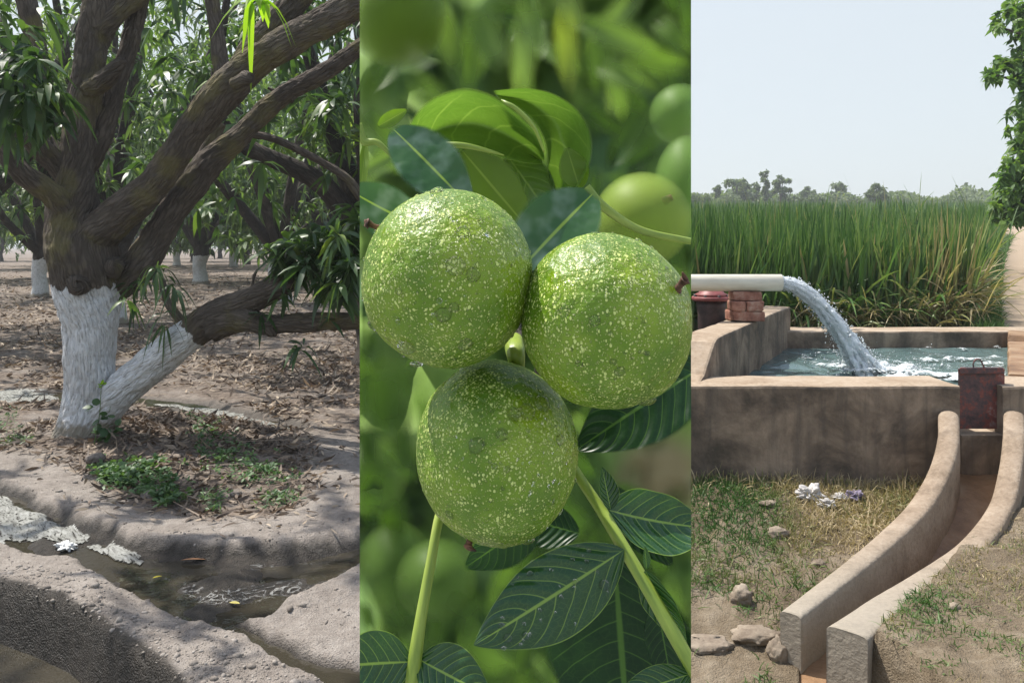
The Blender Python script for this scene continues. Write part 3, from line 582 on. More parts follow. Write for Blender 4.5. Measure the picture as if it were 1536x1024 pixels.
zz = t.new('SeparateXYZ', i_0=ob).outputs[1]; c = t.mix(t.step(zz, 4.3, 3.3), c, t.mix(.6, c, (.30, .28, .235)))
M['chute'] = t.done(t.bsdf(c, .88, t.bump(t.math('ADD', n2, t.math('MULTIPLY', n1, .8)), .5, .012), .25))
t = NT('wet_floor'); ob = t.coord('Object'); n1 = t.noise(ob, 4, 6, .65)
M['floor'] = t.done(t.bsdf(t.ramp(n1, [(.3, (.11, .055, .024)), (.5, (.23, .135, .07)), (.7, (.30, .21, .13))]), .5, t.bump(t.noise(ob, 25, 5), .5, .015), .4))
tank = thing('water_tank', (3.0, 6.6, 0), 'weathered concrete irrigation tank brimming with water beside the cane', 'tank')
ZF = P(0, 578, 5.0).z
def pl(px, Y): return ((px-CX)/F*Y, Y)
def prism(name, quad, z0, z1, mat, parent, bw=.012, rough=.006, cuts=6):
    bm = bmesh.new(); hull_box(bm, quad, z0, z1); bevel(bm, bw)
    if rough: roughen(bm, rough, 4, 0)
    return bm_obj(name, bm, M[mat], parent, False)
def wall_grid(name, a, b, th, z0, z1, mat, parent, n=40, rough=.008, zf=None):
    """a wall along plan line a->b (its near/right face), thickness toward the left of travel, with a slightly uneven plaster surface"""
    a = np.array(a); b = np.array(b); d = (b-a)/np.linalg.norm(b-a); nrm = np.array([-d[1], d[0]]); prof = []
    r = .018; nz = 10
    V = []; S = np.linspace(0, 1, n)
    for s in S:
        c_ = a+(b-a)*s; zt = zf(s) if zf else z1
        pr = [(0, z0+(zt-r-z0)*k/nz) for k in range(nz+1)]+[(r*.3, zt-r*.3), (r, zt)]+[(th*k/4, zt) for k in (1, 2, 3)]+[(th-r, zt), (th-r*.3, zt-r*.3), (th, zt-r)]+[(th, z0+(zt-r-z0)*k/4) for k in (3, 2, 1, 0)]
        V += [(*(c_+nrm*o_), z_) for o_, z_ in pr]
    m = len(pr); V = np.array(V); N2 = fbm(V, 3.1, 4)*rough; V = V+np.stack([N2*nrm[0], N2*nrm[1], N2*.6], 1)
    Fc = [(i*m+j, i*m+(j+1) % m, (i+1)*m+(j+1) % m, (i+1)*m+j) for i in range(n-1) for j in range(m)]+[tuple(range(m))[::-1], tuple((n-1)*m+j for j in range(m))]
    o = fast_mesh(name, V, Fc, M[mat], parent, smooth=True)
    bm = bmesh.new(); bm.from_mesh(o.data); bmesh.ops.recalc_face_normals(bm, faces=bm.faces); bm.to_mesh(o.data); bm.free(); o.data.polygons.foreach_set('use_smooth', np.zeros(len(o.data.polygons), bool)); return o
xg0, xg1 = pl(1440, 5.0)[0], pl(1504, 5.0)[0]
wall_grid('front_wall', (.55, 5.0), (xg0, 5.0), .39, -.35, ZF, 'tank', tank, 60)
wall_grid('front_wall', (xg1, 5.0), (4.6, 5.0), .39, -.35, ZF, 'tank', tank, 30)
prism('gate_sill', [(xg0, 4.99), (xg1, 4.99), (xg1, 5.36), (xg0, 5.36)], -.3, P(0, 652, 4.99).z, 'tank', tank, .01, 0)
yb = 8.19; zb = ZF
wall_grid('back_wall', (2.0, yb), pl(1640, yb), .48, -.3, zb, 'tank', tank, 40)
zlw = .80; A = (1.16, 5.12); B = (2.78, 8.33)
def lefttop(s): return float(np.interp(s, [0, .035, .11, 1], [ZF+.0, ZF+.03, zlw, zlw]))
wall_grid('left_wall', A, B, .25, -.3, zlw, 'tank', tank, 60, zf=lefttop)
ra, rb = pl(1512, 5.39), pl(1512, yb)
zr_ = ZF+.012
wall_grid('right_wall', rb, ra, .5, -.3, zr_, 'floor', tank, 40, zf=lambda s: zr_-(.17 if .17 < s < .33 else 0))
fast_mesh('basin_floor', [(1.0, 5.3, .1), (3.3, 5.3, .1), (5.2, 8.4, .1), (2.6, 8.4, .1)], [(0, 1, 2, 3)], M['tank'], tank)
# water in the tank
t = NT('tank_water'); ob = t.coord('Object'); nz = t.noise(ob, 7, 4, .55, .8); n2 = t.noise(ob, 30, 3, .5)
h = t.math('ADD', nz, t.math('MULTIPLY', n2, .25)); M['tankwater'] = t.done(t.bsdf(t.mix(t.noise(ob, 1.6, 3), (.055, .095, .095), (.12, .175, .17)), .08, t.bump(h, .4, .04), .5, IOR=1.33))
t = NT('foam'); ob = t.coord('Object'); nz = t.noise(ob, 40, 4, .6)
M['foam'] = t.done(t.bsdf(t.ramp(nz, [(.35, (.36, .43, .45)), (.6, (.74, .78, .79))]), .35, t.bump(nz, 1., .04), .5))
t = NT('foam_sheet'); ob = t.coord('Object'); nz = t.noise(ob, 26, 5, .65); tp = t.new('BsdfTransparent'); fb_ = t.bsdf(t.ramp(nz, [(.35, (.42, .49, .51)), (.6, (.76, .80, .81))]), .4, t.bump(nz, .8, .03), .4)
M['foamsheet'] = t.done(t.mixs(t.step(t.math('ADD', t.attr('f'), t.math('MULTIPLY', t.math('SUBTRACT', nz, .5), 1.7)), -.02, .5), tp.outputs[0], fb_))
zw = .405; land = P(1302, 560, 6.6)
xs = np.arange(1.0, 5.3, .03); yy = np.arange(5.3, 8.2, .03); a_, b_ = np.meshgrid(xs, yy); WX, WY = a_.ravel(), b_.ravel(); q3 = np.stack([WX, WY, WX*0], 1)
dl = np.hypot(WX-land.x, WY-land.y); WZ = zw+.012*fbm(q3, 3.5, 3)+.035*np.exp(-(dl/.5)**2)*fbm(q3, 9, 3)+.02*np.exp(-dl/.9)*fbm(q3, 6, 2)
TP = [(A[0]-.05, 5.3), (ra[0]+.04, 5.3), (rb[0]+.04, 8.22), (B[0]-.05, 8.22)]
nx = len(xs); i = (np.arange(len(yy)-1)[:, None]*nx+np.arange(nx-1)[None]).ravel(); Q = np.stack([i, i+1, i+nx+1, i+nx], -1); ins = sdpoly(np.stack([WX, WY], 1), TP) > -.03; Q = Q[ins[Q].all(1)]
u_, inv = np.unique(Q, return_inverse=True); tag(fast_mesh('tank_water', np.stack([WX, WY, WZ], 1)[u_], inv.reshape(Q.shape), M['tankwater']), 'dark green rippling water filling the concrete tank', 'water', kind='structure')
# foam where the jet lands and along the downstream side
st = .014; xs = np.arange(2.2, 4.9, st); yy = np.arange(5.36, 8.15, st); a_, b_ = np.meshgrid(xs, yy); X, Y = a_.ravel(), b_.ravel(); n4 = fbm(np.stack([X*3, Y*6, X*0], 1), 1.4, 5)
pxx = CX+F*X/Y; core = 1.25*np.exp(-(((X-land.x-.12)/.32)**2+((Y-land.y)/.34)**2)); run = .85*np.exp(-(((X-(land.x+.62))/.75)**2+((Y-(6.25))/.30)**2)); far_ = .40*np.exp(-((Y-7.2)/.45)**2)*sst(3.2, 3.9, X)
f = np.maximum(np.maximum(core, run), far_)+.6*n4-.5; f = np.where(sdpoly(np.stack([X, Y], 1), TP) > .07, f, -1); keep = f > -.2; nx = len(xs); i = (np.arange(len(yy)-1)[:, None]*nx+np.arange(nx-1)[None]).ravel(); Q = np.stack([i, i+1, i+nx+1, i+nx], -1); Q = Q[keep[Q].all(1)]
us, inv = np.unique(Q, return_inverse=True); dl = np.hypot(X-land.x, Y-land.y); zf_ = zw+.018+.012*fbm(np.stack([X, Y, X*0], 1), 3.5, 3)+np.clip(f, 0, .5)*.05*(.7+fbm(np.stack([X, Y, X*0], 1), 11, 3))+.02*np.exp(-(dl/.4)**2)
tag(fast_mesh('foam', np.stack([X, Y, zf_], 1)[us], inv.reshape(Q.shape), M['foamsheet'], attrs=dict(f=f[us])), 'white churning foam where the jet strikes the tank water', 'foam', kind='stuff')
# ------------------------------------------------------------------ outlet chute
chute = thing('outlet_chute', (2.4, 4.3, -.2), 'curved concrete outlet chute with rounded side walls below the sluice gate', 'chute')
def chute_wall(name, line, depth, w, parent, n=70):
    wf = w if isinstance(w, tuple) else (w, w); c_ = catmull([tuple(v) for v in line], n); T = np.gradient(c_[:, :2], axis=0); T /= np.linalg.norm(T, axis=1)[:, None]; N_ = np.stack([-T[:, 1], T[:, 0]], 1)
    V = []; nv = 8
    for k in range(n):
        s = k/(n-1); hw = .5*np.interp(s, [0, .45, 1], [wf[0], wf[0], wf[1]]); r = .053*(1-.45*s); arc = [(-hw*math.cos(a), -r*.55*(1-math.sin(a))) for a in np.linspace(0, math.pi, 9)]; arc = [(math.copysign(abs(x/hw)**(1-.45*s)*hw, x), z) for x, z in arc]; dp = np.interp(s, [0, 1], depth)
        rd = 1-.5*max(0, 1-k/3)**2*.6; zt = c_[k, 2]-.05*max(0, 1-k/3)**2
        pr = [(-hw, -dp+(dp-r*.55)*j/nv) for j in range(nv)]+arc+[(hw, -r*.55-(dp-r*.55)*(j+1)/nv) for j in range(nv)]
        V += [(c_[k, 0]+N_[k, 0]*o_*rd, c_[k, 1]+N_[k, 1]*o_*rd, zt+z_) for o_, z_ in pr]
    V = np.array(V); V += (fbm(V, 5, 4)*.006+fbm(V, 1.5, 2)*.008)[:, None]*np.array([.7, .5, .5]); m = len(pr)
    Fc = [(i*m+j, i*m+j+1, (i+1)*m+j+1, (i+1)*m+j) for i in range(n-1) for j in range(m-1)]+[tuple(range(m))[::-1], tuple((n-1)*m+j for j in range(m))]
    o = fast_mesh(name, V, Fc, M['chute'], parent); bm = bmesh.new(); bm.from_mesh(o.data); bmesh.ops.recalc_face_normals(bm, faces=bm.faces)
    for fc in bm.faces:
        if len(fc.verts) > 5: fc.smooth = False
    bm.to_mesh(o.data); bm.free(); return o
chute_wall('side_wall', LW, (.50, .235), (.112, .088), chute)
chute_wall('side_wall', RW, (.50, .35), (.112, .155), chute)
nC = 40; lw = catmull([tuple(v) for v in LW], nC); rw = catmull([tuple(v) for v in RW], nC); zfl = np.interp(np.linspace(0, 1, nC), [0, .12, .5, 1], [.045, .0, -.22, -.33]); V = []
for k in range(nC):
    for s in np.linspace(0, 1, 12): p_ = lw[k]*(1-s)+rw[k]*s; V.append((p_[0], p_[1], zfl[k]+.012*float(fbm(np.array([[p_[0], p_[1], 0]]), 6, 3)[0])))
last = [(x_, y_-.7, z_-.05) for x_, y_, z_ in V[-12:]]; V += last
fast_mesh('chute_floor', V, [(i*12+j, i*12+j+1, (i+1)*12+j+1, (i+1)*12+j) for i in range(nC) for j in range(11)], M['floor'], chute)
# sluice gate
t = NT('rusty_steel'); ob = t.coord('Object'); n1 = t.noise(ob, 9, 6, .7); n2 = t.noise(ob, 40, 4)
M['rust'] = t.done(t.bsdf(t.ramp(t.math('ADD', t.math('MULTIPLY', n1, .7), t.math('MULTIPLY', n2, .3)), [(.36, (.045, .035, .04)), (.48, (.10, .06, .06)), (.56, (.21, .06, .045)), (.68, (.26, .22, .21))]), .55, t.bump(n2, .4, .006), .5, Metallic=.35))
gate = thing('sluice_gate', (pl(1472, 4.97)[0], 4.97, P(0, 642, 4.97).z), 'rusty maroon steel sluice gate with wire ring handle', 'sluice gate')
plate = prism('gate_plate', [pl(1437, 5.06), pl(1507, 5.06), pl(1507, 5.085), pl(1437, 5.085)], P(0, 643, 5.06).z, P(0, 553, 5.06).z, 'rust', gate, .004, 0)
prism('gate_rim', [pl(1440, 5.03), pl(1505, 5.03), pl(1505, 5.057), pl(1440, 5.057)], P(0, 560, 5.04).z, P(0, 551, 5.04).z, 'rust', gate, .004, 0)
cg = P(1469, 550, 5.045)
tube('gate_handle', [(cg.x-.034, cg.y, cg.z-.01, .0045), (cg.x-.036, cg.y, cg.z+.02, .0045), (cg.x-.02, cg.y, cg.z+.045, .0045), (cg.x+.006, cg.y, cg.z+.042, .0045), (cg.x+.02, cg.y, cg.z+.015, .0045), (cg.x+.032, cg.y, cg.z-.01, .0045)], M['rust'], plate, 26, 8)
# pipe, bricks, pump
t = NT('pvc'); ob = t.coord('Object'); n1 = t.noise(t.mapping(ob, (2, 9, 9)), 2., 4)
M['pvc'] = t.done(t.bsdf(t.ramp(n1, [(.3, (.50, .46, .37)), (.6, (.64, .60, .49))]), .42, t.bump(n1, .1, .01), .4))
YP = 6.7; pc = P(1172, 424, YP); rp = 12.6/F*YP
pipe = thing('discharge_pipe', (pc.x-.5, YP, pc.z), 'cream plastic discharge pipe resting on the brick stack', 'pipe')
def hpipe(name, x0, x1, r0, r1, mat, parent):
    n = 28; a = np.linspace(0, 6.28318, n, endpoint=False); V = []
    for x_, r_ in [(x0, r0), (x1-.004, r0), (x1, r0-.004), (x1, r1), (x0+.01, r1)]: V.append(np.stack([np.full(n, x_), YP+r_*np.cos(a), pc.z+r_*np.sin(a)], 1))
    return fast_mesh(name, np.concatenate(V), [(k*n+j, k*n+(j+1) % n, (k+1)*n+(j+1) % n, (k+1)*n+j) for k in range(4) for j in range(n)], M[mat], parent)
hpipe('pipe_barrel', .2, pc.x, rp, rp-.007, 'pvc', pipe); hpipe('pipe_collar', .9, 1.14, rp+.008, rp+.001, 'pvc', pipe)
t = NT('old_brick'); ob = t.coord('Object'); n1 = t.noise(ob, 14, 5, .65)
M['brick'] = t.done(t.bsdf(t.ramp(n1, [(.3, (.15, .065, .045)), (.5, (.29, .14, .10)), (.7, (.40, .27, .21))]), .9, t.bump(t.noise(ob, 60, 4), .7, .012), .2))
bz = zlw+.008; bc = P(1117, 482, YP); 
def brick(cx, cy, cz, lx, ly, lz, rot, label):
    bm = bmesh.new(); bmesh.ops.create_cube(bm, size=1); bmesh.ops.scale(bm, vec=(lx, ly, lz), verts=bm.verts); bevel(bm, .012, 2); bmesh.ops.subdivide_edges(bm, edges=bm.edges[:], cuts=2, use_grid_fill=True); roughen(bm, .007, 14, 0, cx*31+cz*17)
    bmesh.ops.rotate(bm, matrix=Matrix.Rotation(rot, 3, 'Z'), verts=bm.verts); bmesh.ops.translate(bm, vec=(cx, cy, cz), verts=bm.verts)
    return tag(bm_obj('brick', bm, M['brick'], None, True), label, 'brick', 'bricks stacked under the pipe')
lz = .078
brick(bc.x-.055, YP+.02, bz+lz*.5, .125, .22, lz, .06, 'brick at the bottom left of the stack carrying the pipe')
brick(bc.x+.075, YP+.02, bz+lz*.5, .13, .22, lz, -.03, 'brick at the bottom right of the stack carrying the pipe')
brick(bc.x-.068, YP, bz+lz*1.52, .105, .21, lz, -.05, 'narrow chipped brick end in the middle course on the left')
brick(bc.x+.055, YP+.01, bz+lz*1.52, .135, .22, lz, .05, 'wider brick end in the middle course on the right')
brick(bc.x+.01, YP+.01, bz+lz*2.52, .235, .12, lz*.93, .02, 'topmost brick lying directly under the cream pipe')
t = NT('pump_iron'); ob = t.coord('Object'); n1 = t.noise(ob, 12, 5)
M['pump_red'] = t.done(t.bsdf(t.ramp(n1, [(.3, (.13, .035, .035)), (.6, (.27, .085, .08)), (.8, (.33, .16, .14))]), .5, None, .4)); t = NT('pump_dark'); M['pump_dark'] = t.done(t.bsdf(t.ramp(t.noise(t.coord(), 16, 4), [(.3, (.018, .015, .017)), (.7, (.07, .045, .045))]), .5))
YPu = 7.2; pb = P(1067, 500, YPu); k = YPu/F
pump = thing('pump', (pb.x, YPu, gz(pb.x, YPu)), 'dark red iron pump head with bolted flange behind the tank wall', 'pump')
def zof(py): return P(0, py, YPu).z
def lathe(name, spec, mat, seg=32): V, Fc = rings((pb.x, YPu, 0), spec, seg); return fast_mesh(name, V, Fc, M[mat], pump)
lathe('body', [(gz(pb.x, YPu)-.05, 20*k), (zof(470), 20*k), (zof(460), 22*k), (zof(451), 22.5*k)], 'pump_dark'); flange = lathe('flange', [(zof(450.5), 28*k), (zof(449), 29*k), (zof(445.5), 29*k), (zof(444.5), 28*k)], 'pump_red')
lathe('cap', [(zof(444), 24*k), (zof(441), 24*k), (zof(439), 19*k), (zof(435), 17*k), (zof(432.5), 13*k), (zof(432), 5*k)], 'pump_red')
for q_ in range(8):
    a = q_*.785+.2; V, Fc = rings((pb.x+26*k*math.cos(a), YPu+26*k*math.sin(a), 0), [(zof(452), 2.2*k), (zof(442), 2.2*k), (zof(441.5), 1.5*k)], 8); fast_mesh('bolt', V, Fc, M['pump_dark'], flange)
# water jet
t = NT('jet_water'); ob = t.coord('Object'); n1 = t.noise(t.mapping(t.attr_vec() if hasattr(t, 'attr_vec') else t.new('UVMap').outputs[0], (46, 17, 1)), 1., 5, .7, .8)
gl = t.new('BsdfGlass'); gl.inputs['IOR'].default_value = 1.33; gl.inputs['Roughness'].default_value = .08; t.set(gl.inputs['Normal'], t.bump(n1, .8, .02)); 
tl = t.new('BsdfTranslucent'); tl.inputs[0].default_value = (.85, .9, .92, 1); wh = t.mixs(.45, t.bsdf(t.ramp(n1, [(.3, (.60, .67, .70)), (.5, (.90, .93, .95))]), .2, t.bump(n1, .35, .02), .8), tl.outputs[0])
n7 = t.noise(ob, 80, 4, .7); tp = t.new('BsdfTransparent'); tp.inputs[0].default_value = (.93, .97, .98, 1)
clr = t.mixs(.2, tp.outputs[0], gl.outputs[0]); M['jet'] = t.done(t.mixs(t.step(t.math('ADD', n7, t.math('MULTIPLY', t.attr('ft'), .16)), .32, .48), clr, wh))
JP = [(pc.x-.03, YP, pc.z-.003, rp*.86), (pc.x+.04, YP, pc.z-.006, rp*.86)]+[(*P(px, py, Yj), w/2/F*Yj) for px, py, w, Yj in [(1200,433,25,6.69),(1222,450,27,6.68),(1243,474,29,6.66),(1262,501,31,6.64),(1279,528,36,6.62),(1294,552,44,6.6),(1304,570,54,6.58)]]
base_c = catmull(JP, 120); VV = []; FF = []; UU = []; TTs = []; k0 = 0
for q_ in range(26):
    th = rng.random()*6.283; rr_ = 0 if q_ == 0 else .82*math.sqrt(rng.random()); tw = rng.normal(0, 1.2); sgm = []
    ph_ = rng.random(3)*6.28
    for s_ in range(0, 120, 3):
        c_ = base_c[s_]; u = s_/119; a = th+tw*u+.5*u*math.sin(5*u+ph_[0]); rad = c_[3]*rr_*(.82+.30*u+.22*u*math.sin(9*u+ph_[1]))
        sgm.append((c_[0]+rad*math.cos(a)*(.35+.5*u), c_[1]+rad*math.sin(a), c_[2]+rad*math.cos(a)*(.9-.35*u), c_[3]*(.50 if q_ == 0 else (.34 if u < .2 else .26)*(1-.45*u*(1+math.sin(14*u+ph_[2])))) ))
    V, Q, T3, UV, TT = tube_arrays(sgm, 110, 14, 0, 1); n5 = fbm(V, 26, 3); cen = catmull(sgm, 110)[:, :3]; cen = np.vstack([np.repeat(cen, 15, 0), cen[0], cen[-1]]); dd = V-cen
    V = cen+dd*(1+sst(.03, .6, TT)*(.5*n5+.3*fbm(V, 60, 2)))[:, None]+(sst(.1, 1, TT)*.010)[:, None]*np.stack([fbm(V+3, 14, 2), fbm(V+7, 14, 2), fbm(V+11, 14, 2)], 1)
    VV.append(V); UU.append(UV); TTs.append(TT); FF += [tuple(int(x)+k0 for x in f_) for f_ in Q]+[tuple(int(x)+k0 for x in f_) for f_ in T3]; k0 += len(V)
jet = fast_mesh('water_jet', np.concatenate(VV), FF, M['jet'], None, dict(ft=np.concatenate(TTs)), np.concatenate(UU)); tag(jet, 'white jet of water arching from the pipe mouth into the tank', 'water jet')
nd = 2600; tt = rng.random(nd)**.7; c_ = catmull(JP, 200)[(tt*199).astype(int)]; off = rng.normal(0, 1, (nd, 3)); off /= np.linalg.norm(off, axis=1)[:, None]; pts = c_[:, :3]+off*(c_[:, 3]*rng.uniform(.88, 1.1+.55*tt, nd))[:, None]
sp = np.stack([rng.normal(land.x+.15, .28, 700), rng.normal(land.y, .22, 700), zw+np.abs(rng.normal(0, .06, 700))], 1); pts = np.vstack([pts, sp]); sz = np.exp(rng.normal(math.log(.0035), .45, len(pts)))
OCT = np.array([[1,0,0],[-1,0,0],[0,1,0],[0,-1,0],[0,0,1.3],[0,0,-1.3]], float); OF = np.array([[0,2,4],[2,1,4],[1,3,4],[3,0,4],[2,0,5],[1,2,5],[3,1,5],[0,3,5]])
V = (pts[:, None]+OCT[None]*sz[:, None, None]).reshape(-1, 3); Fq = (OF[None]+6*np.arange(len(pts))[:, None, None]).reshape(-1, 3)
fast_mesh('spray', V, Fq, M['foam'], jet, smooth=True)['kind'] = 'stuff'
# ------------------------------------------------------------------ ground clutter on the tank side
t = NT('field_stone'); ob = t.coord('Object'); n1 = t.noise(ob, 12, 5, .65); M['stone'] = t.done(t.bsdf(t.ramp(n1, [(.3, (.13, .10, .075)), (.6, (.26, .215, .165)), (.8, (.34, .295, .235))]), .9, t.bump(t.noise(ob, 40, 5), .6, .012), .2))
for px, py, s, lb in [(1167, 801, (.06, .045, .032), 'small buff stone on the dry grass under the rag'), (1113, 899, (.055, .05, .05), 'upright pale stone in the lower grass'), (1131, 955, (.105, .085, .035), 'large flattish earth lump left of the chute foot'), (1060, 968, (.12, .07, .03), 'low flat slab of stone at the bottom edge of the field side'), (1152, 757, (.045, .03, .02), 'small reddish stone left of the crumpled rag'), (1228, 846, (.04, .03, .02), 'small half buried stone beside the chute wall'), (1432, 912, (.022, .02, .016), 'pebble on the bare soil of the right bank')]:
    g = GG(px, py); tag(rock('stone', (g.x, g.y, g.z+s[2]*.25), s, M['stone'], px), lb, 'stone')
g = GG(1168, 985); tag(rock('stone', (g.x, g.y, g.z+.02), (.04, .05, .05), M['stone'], 78), 'dark block of stone propped against the end of the chute wall', 'stone')
t = NT('dirty_rag'); ob = t.coord('Object'); wv = t.new('TexWave', wave_type='BANDS'); t.set(wv.inputs['Vector'], ob); wv.inputs['Scale'].default_value = 60; wv.inputs['Distortion'].default_value = 6
M['dirtyrag'] = t.done(t.bsdf(t.mix(wv.outputs[0], (.22, .2, .19), (.62, .60, .57)), .85)); t = NT('purple_rag'); M['purple'] = t.done(t.bsdf(t.ramp(t.noise(t.coord(), 40), [(.3, (.10, .08, .12)), (.7, (.3, .26, .34))]), .85))
rg = thing('cloth_rag', GG(1225, 756), 'crumpled grey and white rag with purple end on dry grass', 'rag')
for px, py, s, m, sd in [(1217, 748, (.075, .05, .045), 'dirtyrag', 1), (1240, 760, (.05, .04, .025), 'dirtyrag', 4), (1262, 748, (.06, .025, .018), 'dirtyrag', 8)]:
    g = GG(px, py); o = rag('fold', (g.x, g.y, g.z+s[2]*.5), s, None, M[m], sd); o.parent = rg; o.matrix_parent_inverse = Matrix.Translation(rg.location).inverted()
g = GG(1284, 748); o = rag('purple_end', (g.x, g.y, g.z+.02), (.045, .035, .028), None, M['purple'], 12); o.parent = rg; o.matrix_parent_inverse = Matrix.Translation(rg.location).inverted()
# ------------------------------------------------------------------ grass
M['grass'] = leaf_mat('grass_blade', [(0, (.045, .11, .022)), (.3, (.085, .155, .04)), (.5, (.17, .19, .07)), (.7, (.33, .26, .14)), (1, (.50, .41, .26))], .25, .5, spec=.3, tint=(1.1, 1.15, .7))
def grass(name, pts, L, W, dry, label, lean=.6, droop=.5, st=((0, 1), (.35, .9), (.7, .6), (1, .08))):
    z = ground_z(pts[:, 0], pts[:, 1]); n = len(pts); a = rng.random(n)*6.283; ln = np.abs(rng.normal(0, lean, n))
    V, Q, r = leaf_arrays(np.stack([pts[:, 0], pts[:, 1], z-.004], 1), np.stack([np.cos(a)*ln, np.sin(a)*ln, np.ones(n)], 1), L*rng.uniform(.5, 1.3, n), W*rng.uniform(.6, 1.3, n), droop*rng.uniform(.2, 1.6, n), st, roll=3, rnd=np.clip(dry, 0, 1))
    return tag(fast_mesh(name, V, Q, M['grass'], attrs=dict(rnd=r)), label, 'grass', kind='stuff')
def pxpts(n, x0, x1, y0, y1, dens):
    px = rng.uniform(x0, x1, n); py = rng.uniform(y0, y1, n); zz = np.interp(py, [700, 800, 900, 1024], [.0, -.1, -.25, -.3]); Y = F*(H-zz)/(py-HY); p = np.stack([(px-CX)/F*Y, Y], 1); k = rng.random(n) < dens(px, py, p); return p[k], px[k], py[k]
def nz2(p, s, o=3): return fbm(np.stack([p[:, 0], p[:, 1], p[:, 0]*0+3], 1), s, o)
def dens(px, py, p):
    d = sst(860, 700, py)*.75+.25*sst(1000, 860, py)+.3*nz2(p, 2.2); d = np.where(sdpoly(p, CHUTE) > -.07, 0, d); d = np.where(sdpoly(p, MOUND) > -.05, 0, d); return np.where(p[:, 1] > 4.97, 0, d)
p_, px, py = pxpts(62000, 1000, 1440, 690, 1040, dens)
green = .95*np.exp(-(((px-1105)/75)**2+((py-790)/75)**2))+.45*np.exp(-(((px-1060)/40)**2+((py-740)/50)**2))+.35*sst(830, 900, py)+.4*np.exp(-(((px-1240)/50)**2+((py-850)/35)**2))+.35*nz2(p_, 3.)
grass('verge_grass', p_, .075, .0050, .74-.78*green+rng.normal(0, .1, len(p_)), 'short dry and green grass on the slope below the tank', 1.1, .5)
def dens2(px, py, p): return np.where(sdpoly(p, MOUND) > .03, .24+.55*nz2(p, 3.2)+.45*np.exp(-(((px-1400)/80)**2+((py-890)/50)**2)), 0)
px = rng.uniform(1230, 1580, 30000); py = rng.uniform(770, 1060, 30000); Y = F*(H+.05)/(py-HY); p_ = np.stack([(px-CX)/F*Y, Y], 1); k = rng.random(len(px)) < dens2(px, py, p_); p_, px, py = p_[k], px[k], py[k]
grass('bank_grass', p_, .05, .004, .42-.3*np.exp(-(((px-1390)/70)**2+((py-900)/50)**2))+.25*nz2(p_, 4.)+.22*sst(1480, 1400, px*0+py*1.6)+rng.normal(0, .1, len(p_)), 'thin creeping grass over the pale earth of the right bank', 1.3, .6)
k_ = 5200; px = np.clip(rng.normal(1270, 95, k_), 1040, 1420); py = 700+np.abs(rng.normal(0, 48, k_)); Y = F*(H-np.interp(py, [700, 800, 900], [.0, -.1, -.25]))/(py-HY); p_ = np.stack([(px-CX)/F*Y, Y], 1); k = (p_[:, 1] < 4.95) & (sdpoly(p_, CHUTE) < -.09) & (nz2(p_, 2.) > -.35)
grass('dry_straw', p_[k], .12, .0055, .72+rng.normal(0, .14, int(k.sum())), 'flattened dry straw heaped along the foot of the tank wall', 3., .3)
g0 = np.stack([rng.uniform(.7, 2.5, 500), rng.uniform(4.82, 4.97, 500)], 1); grass('verge_grass', g0, .11, .006, .75+rng.normal(0, .2, 500), 'dry wisps of grass along the foot of the tank wall', .5, .5)
# tall cane field
def cane(name, n, y0, y1, L, W, label, pw=1., dryf=None, xr=None):
    Y = y0+(y1-y0)*rng.random(n)**pw; xe = (1524-700/Y-CX)/F*Y; xl = (905-CX)/F*Y; X = xl+(xe-xl)*rng.random(n) if xr is None else xe+rng.uniform(*xr, n)
    z = ground_z(X, Y); a = rng.random(n)*6.283; ln = np.abs(rng.normal(0, .2, n)); big = rng.random(n) < .24; ln = np.where(big, ln+.35, ln)
    pxx = CX+F*X/Y; dry = rng.random(n)*.31+np.where(rng.random(n) < .03, .35, 0); 
    if dryf is not None: dry = dry+dryf(pxx, Y)
    st = ((0, .5), (.2, .8), (.45, 1), (.7, .8), (.88, .45), (1, .03)); ll = L*rng.uniform(.62, 1.08, n)
    V, Q, r = leaf_arrays(np.stack([X, Y, z-.02], 1), np.stack([np.cos(a)*ln, np.sin(a)*ln, np.ones(n)], 1), ll, W*rng.uniform(.5, 1.3, n), rng.uniform(0, .3, n)+np.where(big, .5, 0), st, roll=3, rnd=np.clip(dry, 0, 1))
    hgt = np.tile(np.repeat([s[0] for s in st], 2), n); r = np.clip(r+np.where(np.repeat(Y, 12) < 12, .55, .2)*sst(.34, .05, hgt)*rng.random(n).repeat(12), 0, 1)
    return V, Q, r
M['cane'] = leaf_mat('cane_leaf', [(0, (.03, .085, .022)), (.2, (.09, .175, .045)), (.35, (.18, .255, .075)), (.6, (.30, .245, .12)), (1, (.44, .36, .22))], .35, .42, spec=.4, tint=(1.1, 1.2, .6))
df = lambda px, Y: .42*np.exp(-(((px-1410)/62)**2))*(rng.random(len(px)) < .5)*(Y < 11.6)
cf = [cane('cane_field', 13000, 9.55, 13, 1.42, .032, 'dense tall green cane field behind the tank', 1.3, df),
      cane('cane_field', 15000, 12.5, 28, 1.5, .034, 'dense tall green cane field behind the tank', 1.2),
      cane('cane_field', 12000, 27, 120, 1.6, .085, 'dense tall green cane field behind the tank', 1.)]
V, Q, r = join_arrays(cf); tag(fast_mesh('cane_field', V, Q, M['cane'], attrs=dict(rnd=r)), 'dense tall green cane field behind the tank', 'crop', kind='stuff')
n = 900; Y = rng.uniform(9.35, 10.4, n); X = (rng.uniform(1180, 1500, n)-CX)/F*Y; xk = X < 4; X, Y = X[xk], Y[xk]
